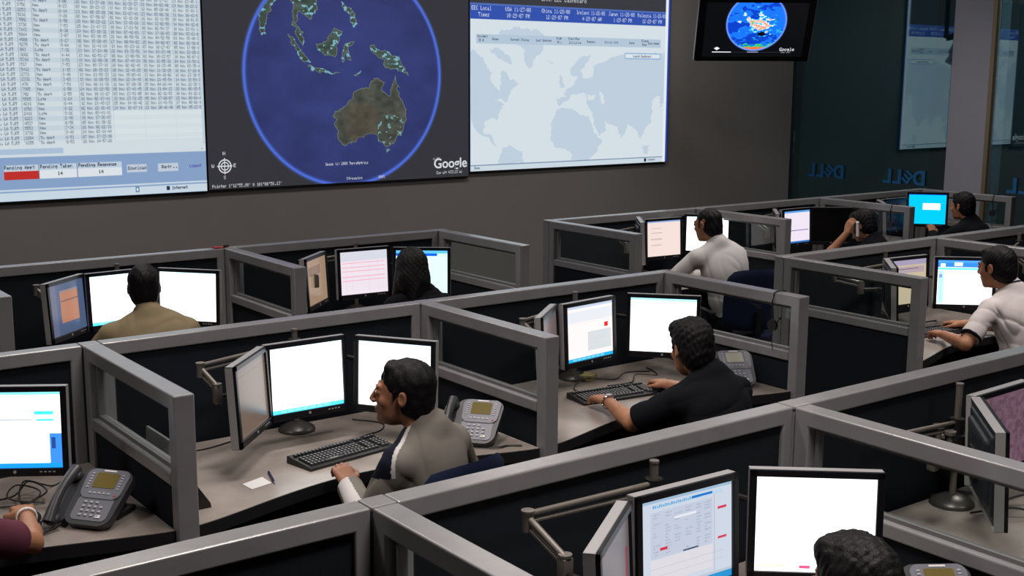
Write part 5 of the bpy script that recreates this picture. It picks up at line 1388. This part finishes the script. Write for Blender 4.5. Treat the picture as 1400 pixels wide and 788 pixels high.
p4 = person('man in khaki shirt seen from behind before two bright monitors', (2.27, 6.36, 1.195), 18, 4, (2.26, 6.27, 1.06), 12, 0.205,
       {'L': ((1.96, 6.42, 0.80), (2.08, 6.70, 0.79), (0.3, 0.9, 0), DN, 0.5), 'R': ((2.58, 6.35, 0.80), (2.50, 6.64, 0.79), (-0.2, 0.9, 0), DN, 0.5)},
       (2.27, 6.08, 0.56), shirt='khaki', skin='skin2', seed=11, chest_scale=1.18)
p5 = person('woman with long black hair and dark clothes seen from behind', (4.02, 6.42, 1.135), 20, 6, (4.03, 6.34, 1.005), 15, 0.17,
       {'L': ((3.78, 6.42, 0.80), (3.92, 6.68, 0.79), (0.2, 0.9, 0), DN, 0.5), 'R': ((4.30, 6.36, 0.80), (4.20, 6.66, 0.79), (-0.1, 0.9, 0), DN, 0.5)},
       (4.03, 6.12, 0.54), shirt='cloth_black', hair='long', seed=13, chest_scale=0.95)
p6 = person('man in long-sleeved white shirt and glasses seen from behind', (6.53, 6.27, 1.255), -8, 8, (6.56, 6.18, 1.12), 10, 0.195,
       {'L': ((6.24, 6.36, 0.84), (6.34, 6.66, 0.79), (0.2, 0.9, 0), DN, 0.5), 'R': ((6.86, 6.34, 0.84), (6.78, 6.64, 0.79), (-0.1, 0.9, 0), DN, 0.5)},
       (6.62, 5.98, 0.57), shirt='cloth_white', hair='crop', seed=17, chest_scale=1.1)
p7 = person('dark-haired person bent over holding a pale phone to the left ear', (8.63, 6.45, 1.085), -14, 22, (8.66, 6.34, 0.965), 5, 0.175,
       {'L': ((8.36, 6.62, 0.80), (8.49, 6.50, 1.03), (0.25, -0.15, 0.9), (0.9, -0.1, -0.1), 0.8), 'R': ((8.94, 6.52, 0.79), (8.84, 6.74, 0.79), (-0.2, 0.9, 0), DN, 0.5)},
       (8.62, 6.08, 0.54), shirt='cloth_black', sleeve='short', hair='full', seed=19)
p8 = person('man in black shirt before the cyan screen, hand raised', (9.90, 6.32, 1.190), -2, 6, (9.93, 6.24, 1.06), 5, 0.19,
       {'L': ((9.70, 6.45, 0.82), (9.92, 6.62, 0.90), (0.5, 0.5, 0.6), (0.3, 0.6, -0.6), 0.6), 'R': ((10.25, 6.38, 0.80), (10.18, 6.66, 0.79), (-0.1, 0.9, 0), DN, 0.5)},
       (9.93, 6.0, 0.56), shirt='cloth_black', hair='short', seed=23)
p9 = person('person at the bottom edge of whom only the black hair crown shows', (2.265, 1.66, 1.135), 12, 4, (2.27, 1.57, 1.00), 10, 0.18,
       {'L': ((1.98, 1.68, 0.80), (2.10, 1.98, 0.79), (0.2, 0.9, 0), DN, 0.5), 'R': ((2.58, 1.66, 0.80), (2.50, 1.95, 0.79), (-0.1, 0.9, 0), DN, 0.5)},
       (2.28, 1.33, 0.55), shirt='cloth_black', hair='full', seed=29)
p10 = person('worker at the left edge, only a maroon sleeve, forearm and hand in view', (0.62, 3.84, 1.19), 10, 4, (0.60, 3.74, 1.06), 10, 0.19,
       {'L': ((0.28, 3.90, 0.80), (0.42, 4.15, 0.79), (0.2, 0.9, 0), DN, 0.5), 'R': ((1.005, 3.985, 0.80), (1.07, 4.30, 0.785), (0.1, 0.95, 0), DN, 0.6)},
       (0.64, 3.50, 0.56), vox=0.0055, shirt='maroon', sleeve='short', skin='skin', hair='short', seed=31, cutf=0.58, arm_r=0.92)

# watch, bracelet and glasses belong to their wearers
def band(root, c, axis, r, n, size, mname, nm):
    axis = nrmv(axis); a = nrmv(np.cross(axis, [0, 0, 1])); b = np.cross(axis, a); m = MB()
    rot = Matrix((Vector(a), Vector(axis), Vector(b))).transposed().to_4x4()
    for i in range(n):
        t = 2 * PI * i / n; p = np.array(c) + r * (a * math.cos(t) + b * math.sin(t))
        q = rot @ Matrix.Rotation(-t, 4, 'Y')
        m.box(p, (0.005, 0.016, size), 0.0012, rot=q, seg=1)
    return part(nm, m, M[mname], root)
r_, hp, sh, Sh = p2
wv = np.array((3.755, 4.22, 0.79)); ev = np.array((3.555, 3.86, 0.80)); fa = nrmv(wv - ev)
b = band(r_, wv - fa * 0.012 - sh, fa, 0.034, 18, 0.0125, 'steel', 'watch_strap'); b['label'] = 'silver link watch strap'; b['kind'] = 'stuff'
cc = wv - fa * 0.012 - sh + np.array((0, 0, 0.036))
part('watch_case', MB().cyl(cc - np.array((0, 0, 0.004)), cc + np.array((0, 0, 0.004)), 0.016, n=20), M['steel'], r_)
r_, hp, sh, Sh = p10
wv = np.array((1.07, 4.30, 0.785)); ev = np.array((1.005, 3.985, 0.80)); fa = nrmv(wv - ev)
b = band(r_, wv - fa * 0.02 - sh, fa, 0.033, 16, 0.013, 'white', 'bracelet'); b['label'] = 'pale bracelet'; b['kind'] = 'stuff'
r_, hp, sh, Sh = p6
m = MB()
for s_ in (-1, 1):
    ring = [hp(s_ * 0.032 + 0.022 * math.cos(t * PI / 8), 0.103, 0.006 + 0.016 * math.sin(t * PI / 8)) - sh for t in range(16)]
    m.tube(ring, 0.0016, 6, close=True)
    m.tube([hp(s_ * 0.054, 0.102, 0.010) - sh, hp(s_ * 0.074, 0.06, 0.012) - sh, hp(s_ * 0.083, -0.005, 0.012) - sh, hp(s_ * 0.082, -0.02, -0.01) - sh], 0.0016, 6)
m.tube([hp(-0.011, 0.103, 0.008) - sh, hp(0, 0.108, 0.012) - sh, hp(0.011, 0.103, 0.008) - sh], 0.0016, 6)
part('glasses', m, M['black'], r_, True)['label'] = 'thin dark-rimmed glasses'
r_, hp, sh, Sh = p7
c = hp(-0.103, 0.005, -0.02)
t = thing('handset_phone', 'pale slim phone held to the ear of the bent-over person', 'phone', tuple(c))
ax = nrmv(hp(-0.10, -0.01, 0.05) - hp(-0.10, 0.03, -0.07))
part('body', MB().cyl(-ax * 0.06, ax * 0.06, 0.013, n=10), M['white'], t, True)
part('earpiece', MB().ball(ax * 0.055, 0.016, n=10), M['white'], t, True)

# ------------------------------------------------------------------ small things on desks and panels
t = thing('paper_note', 'small white paper slip on the grey polo man\'s desk', 'paper', (1.945, 4.285, DESK + 0.0008))
part('sheet', MB().prism([(-0.05, 0.02), (-0.045, -0.06), (0.05, -0.035), (0.052, 0.055)], 0, 0.0012), M['white'], t)
t = thing('pen', 'dark blue pen lying beside the white paper slip', 'pen', (2.02, 4.30, DESK + 0.006))
a_, b_ = Vector((0.02, 0.07, 0)), Vector((-0.02, -0.07, 0))
part('barrel', MB().cyl(a_, b_ * 0.8, 0.005, n=10), M['pen'], t, True); part('tip', MB().cyl(b_ * 0.8, b_, 0.004, 0.001, n=10), M['steel'], t, True); part('clip', MB().box(a_ * 0.7 + Vector((0, 0, 0.0062)), (0.003, 0.035, 0.0015), rot=rotm(0, 0, -0.28)), M['steel'], t)
t = thing('bookend', 'black folded metal bookend against the divider on the grey polo man\'s desk', 'bookend', (1.645, 4.135, DESK))
part('plate', MB().prism([(-0.045, 0), (0.048, 0), (0.044, 0.02), (-0.03, 0.135), (-0.045, 0.14)], -0.0015, 0.0015, Matrix(((1, 0, 0, 0), (0, 0, 1, 0), (0, 1, 0, 0), (0, 0, 0, 1)))), M['black'], t)
part('foot', MB().box((0.0, 0.045, 0.0015), (0.085, 0.09, 0.003)), M['black'], t)
t = thing('binder_sleeve', 'thin pale folder standing against the divider behind the black bookend', 'folder', (1.60, 4.42, DESK))
part('cover', MB().box((0, 0, 0.12), (0.012, 0.24, 0.235), 0.003, rot=rotm(0, 0.06, 0)), M['bead'], t)
t = thing('sticky_notes', 'small yellow note block beside the monitor stand foot, black T-shirt man\'s desk', 'notes', (4.11, 4.79, DESK))
part('block', MB().box((0, 0, 0.016), (0.075, 0.075, 0.03), 0.002, rot=rotm(0, 0, 0.4)), M['yellow'], t)
t = thing('mouse', 'black mouse under the right hand of the black T-shirt man', 'mouse', (4.26, 4.39, DESK))
part('shell', MB().ball((0, 0, 0.006), 0.055, (0.55, 1, 0.48)), M['black'], t, True); part('wheel', MB().cyl((-0.004, 0.035, 0.024), (0.004, 0.035, 0.024), 0.008, n=10), M['keys'], t)
t = thing('mouse', 'dark mouse on the maroon-sleeved worker\'s desk by the hand', 'mouse', (1.12, 4.41, DESK))
part('shell', MB().ball((0, 0, 0.006), 0.05, (0.55, 1, 0.4)), M['black'], t, True); part('wheel', MB().cyl((-0.004, 0.03, 0.02), (0.004, 0.03, 0.02), 0.008, n=10), M['keys'], t)
t = thing('tag_slip', 'small red and black tag lying on the back row post', 'tag', (3.13, 7.345, TOP + 0.001))
part('red_slip', MB().box((0, 0, 0.004), (0.09, 0.05, 0.006), 0.001, rot=rotm(0, 0.08, 0.2)), M['red'], t); part('black_clip', MB().box((0.045, -0.01, 0.010), (0.05, 0.012, 0.012), 0.002, rot=rotm(0, 0.1, 0.5)), M['black'], t)

def cable(label, pts, r=0.0028, cat='cable'):
    P_ = [Vector(p) for p in pts]; out = []
    for j in range(len(P_) - 1):
        p0 = P_[max(j - 1, 0)]; p1 = P_[j]; p2 = P_[j + 1]; p3 = P_[min(j + 2, len(P_) - 1)]
        for i in range(8):
            f = i / 8; out.append(0.5 * ((2 * p1) + (p2 - p0) * f + (2 * p0 - 5 * p1 + 4 * p2 - p3) * f * f + (3 * p1 - p0 - 3 * p2 + p3) * f ** 3))
    out.append(P_[-1])
    o = part('cable', MB().tube(out, r, 6), M['black'], None, True)
    return tag(o, label, cat)
d = DESK + 0.004
cable('thin black cable looping from the grey polo man\'s keyboard', [(2.52, 4.48, d + .01), (2.60, 4.58, d), (2.72, 4.62, d), (2.78, 4.72, d), (2.70, 4.85, d)])
cable('black cable arching behind the black T-shirt man\'s keyboard', [(3.88, 4.54, d + .01), (3.92, 4.68, d), (4.05, 4.74, d + .02), (4.22, 4.70, d), (4.38, 4.78, d), (4.50, 4.72, d)])
cable('second black cable running to the right on the black T-shirt man\'s desk', [(4.10, 4.62, d), (4.25, 4.60, d), (4.36, 4.68, d + .01), (4.48, 4.64, d), (4.55, 4.80, d)])
cable('tangled black cable below the cyan-barred monitor at the left edge', [(0.95, 4.70, d), (1.10, 4.62, d + .02), (1.18, 4.68, d + .05), (1.22, 4.58, d + .03), (1.12, 4.56, d + .01), (1.16, 4.66, d + .06), (1.28, 4.72, d), (1.36, 4.80, d)], 0.0035)
cable('black cable coil beside the hand at the left edge', [(1.02, 4.60, d), (1.14, 4.54, d + .01), (1.20, 4.60, d + .03), (1.13, 4.66, d + .05), (1.08, 4.58, d + .03), (1.20, 4.54, d)], 0.0032)
cable('black cable hanging along the partition beside the bent monitor arm', [(1.72, 4.90, d), (1.80, 4.84, d), (1.95, 4.82, d), (2.10, 4.86, d)])
cable('short black cable end lying right of the grey polo man\'s phone', [(2.96, 4.10, d + .004), (3.00, 4.08, d + .004), (3.05, 4.085, d), (3.10, 4.05, d)], 0.004)
cable('black cables curling on the worktop under the mauve screen', [(3.95, 2.40, d), (4.02, 2.28, d + .04), (4.12, 2.24, d + .02), (4.20, 2.30, d + .05), (4.08, 2.36, d + .02), (3.98, 2.28, d)], 0.004)
cable('black cable heap on the white polo man\'s desk', [(6.62, 4.68, d), (6.72, 4.60, d + .02), (6.84, 4.66, d), (6.95, 4.58, d + .02), (7.05, 4.64, d)], 0.004)

def headset(x, y, label):
    """hung over a divider's top rail by its band, mic end down"""
    t = thing('headset', label, 'headset', (x, y, TOP))
    s_ = -T / 2 - 0.008
    part('headband', MB().tube([(s_ + 0.002, 0, -0.14), (s_ - 0.002, 0.008, -0.05), (s_ + 0.006, 0.004, 0.0), (-0.02, 0, 0.008), (0.02, -0.002, 0.008), (T / 2 + 0.006, -0.004, -0.002), (T / 2 + 0.01, -0.008, -0.06)], 0.0045, 8), M['black'], t, True)
    part('ear_cushion', MB().cyl((s_ - 0.012, 0, -0.17), (s_ + 0.006, 0, -0.17), 0.030, n=18), M['black'], t, True)
    part('microphone_boom', MB().tube([(s_, 0.0, -0.17), (s_ - 0.01, -0.03, -0.16), (s_ - 0.012, -0.055, -0.125)], 0.003, 6).ball((s_ - 0.012, -0.057, -0.122), 0.007, n=8), M['black'], t, True)
    part('cord', MB().tube([(s_, 0.0, -0.19), (s_ + 0.002, 0.004, -0.24), (s_, -0.004, -0.30)], 0.0025, 6), M['black'], t, True)
headset(XS[3], 4.12, 'headset hanging on the divider right of the black T-shirt man')
headset(XS[7], 6.50, 'headset hanging on the last divider in front of the dark glass')
headset(XS[6], 6.50, 'headset hanging on the divider beside the person on the phone')
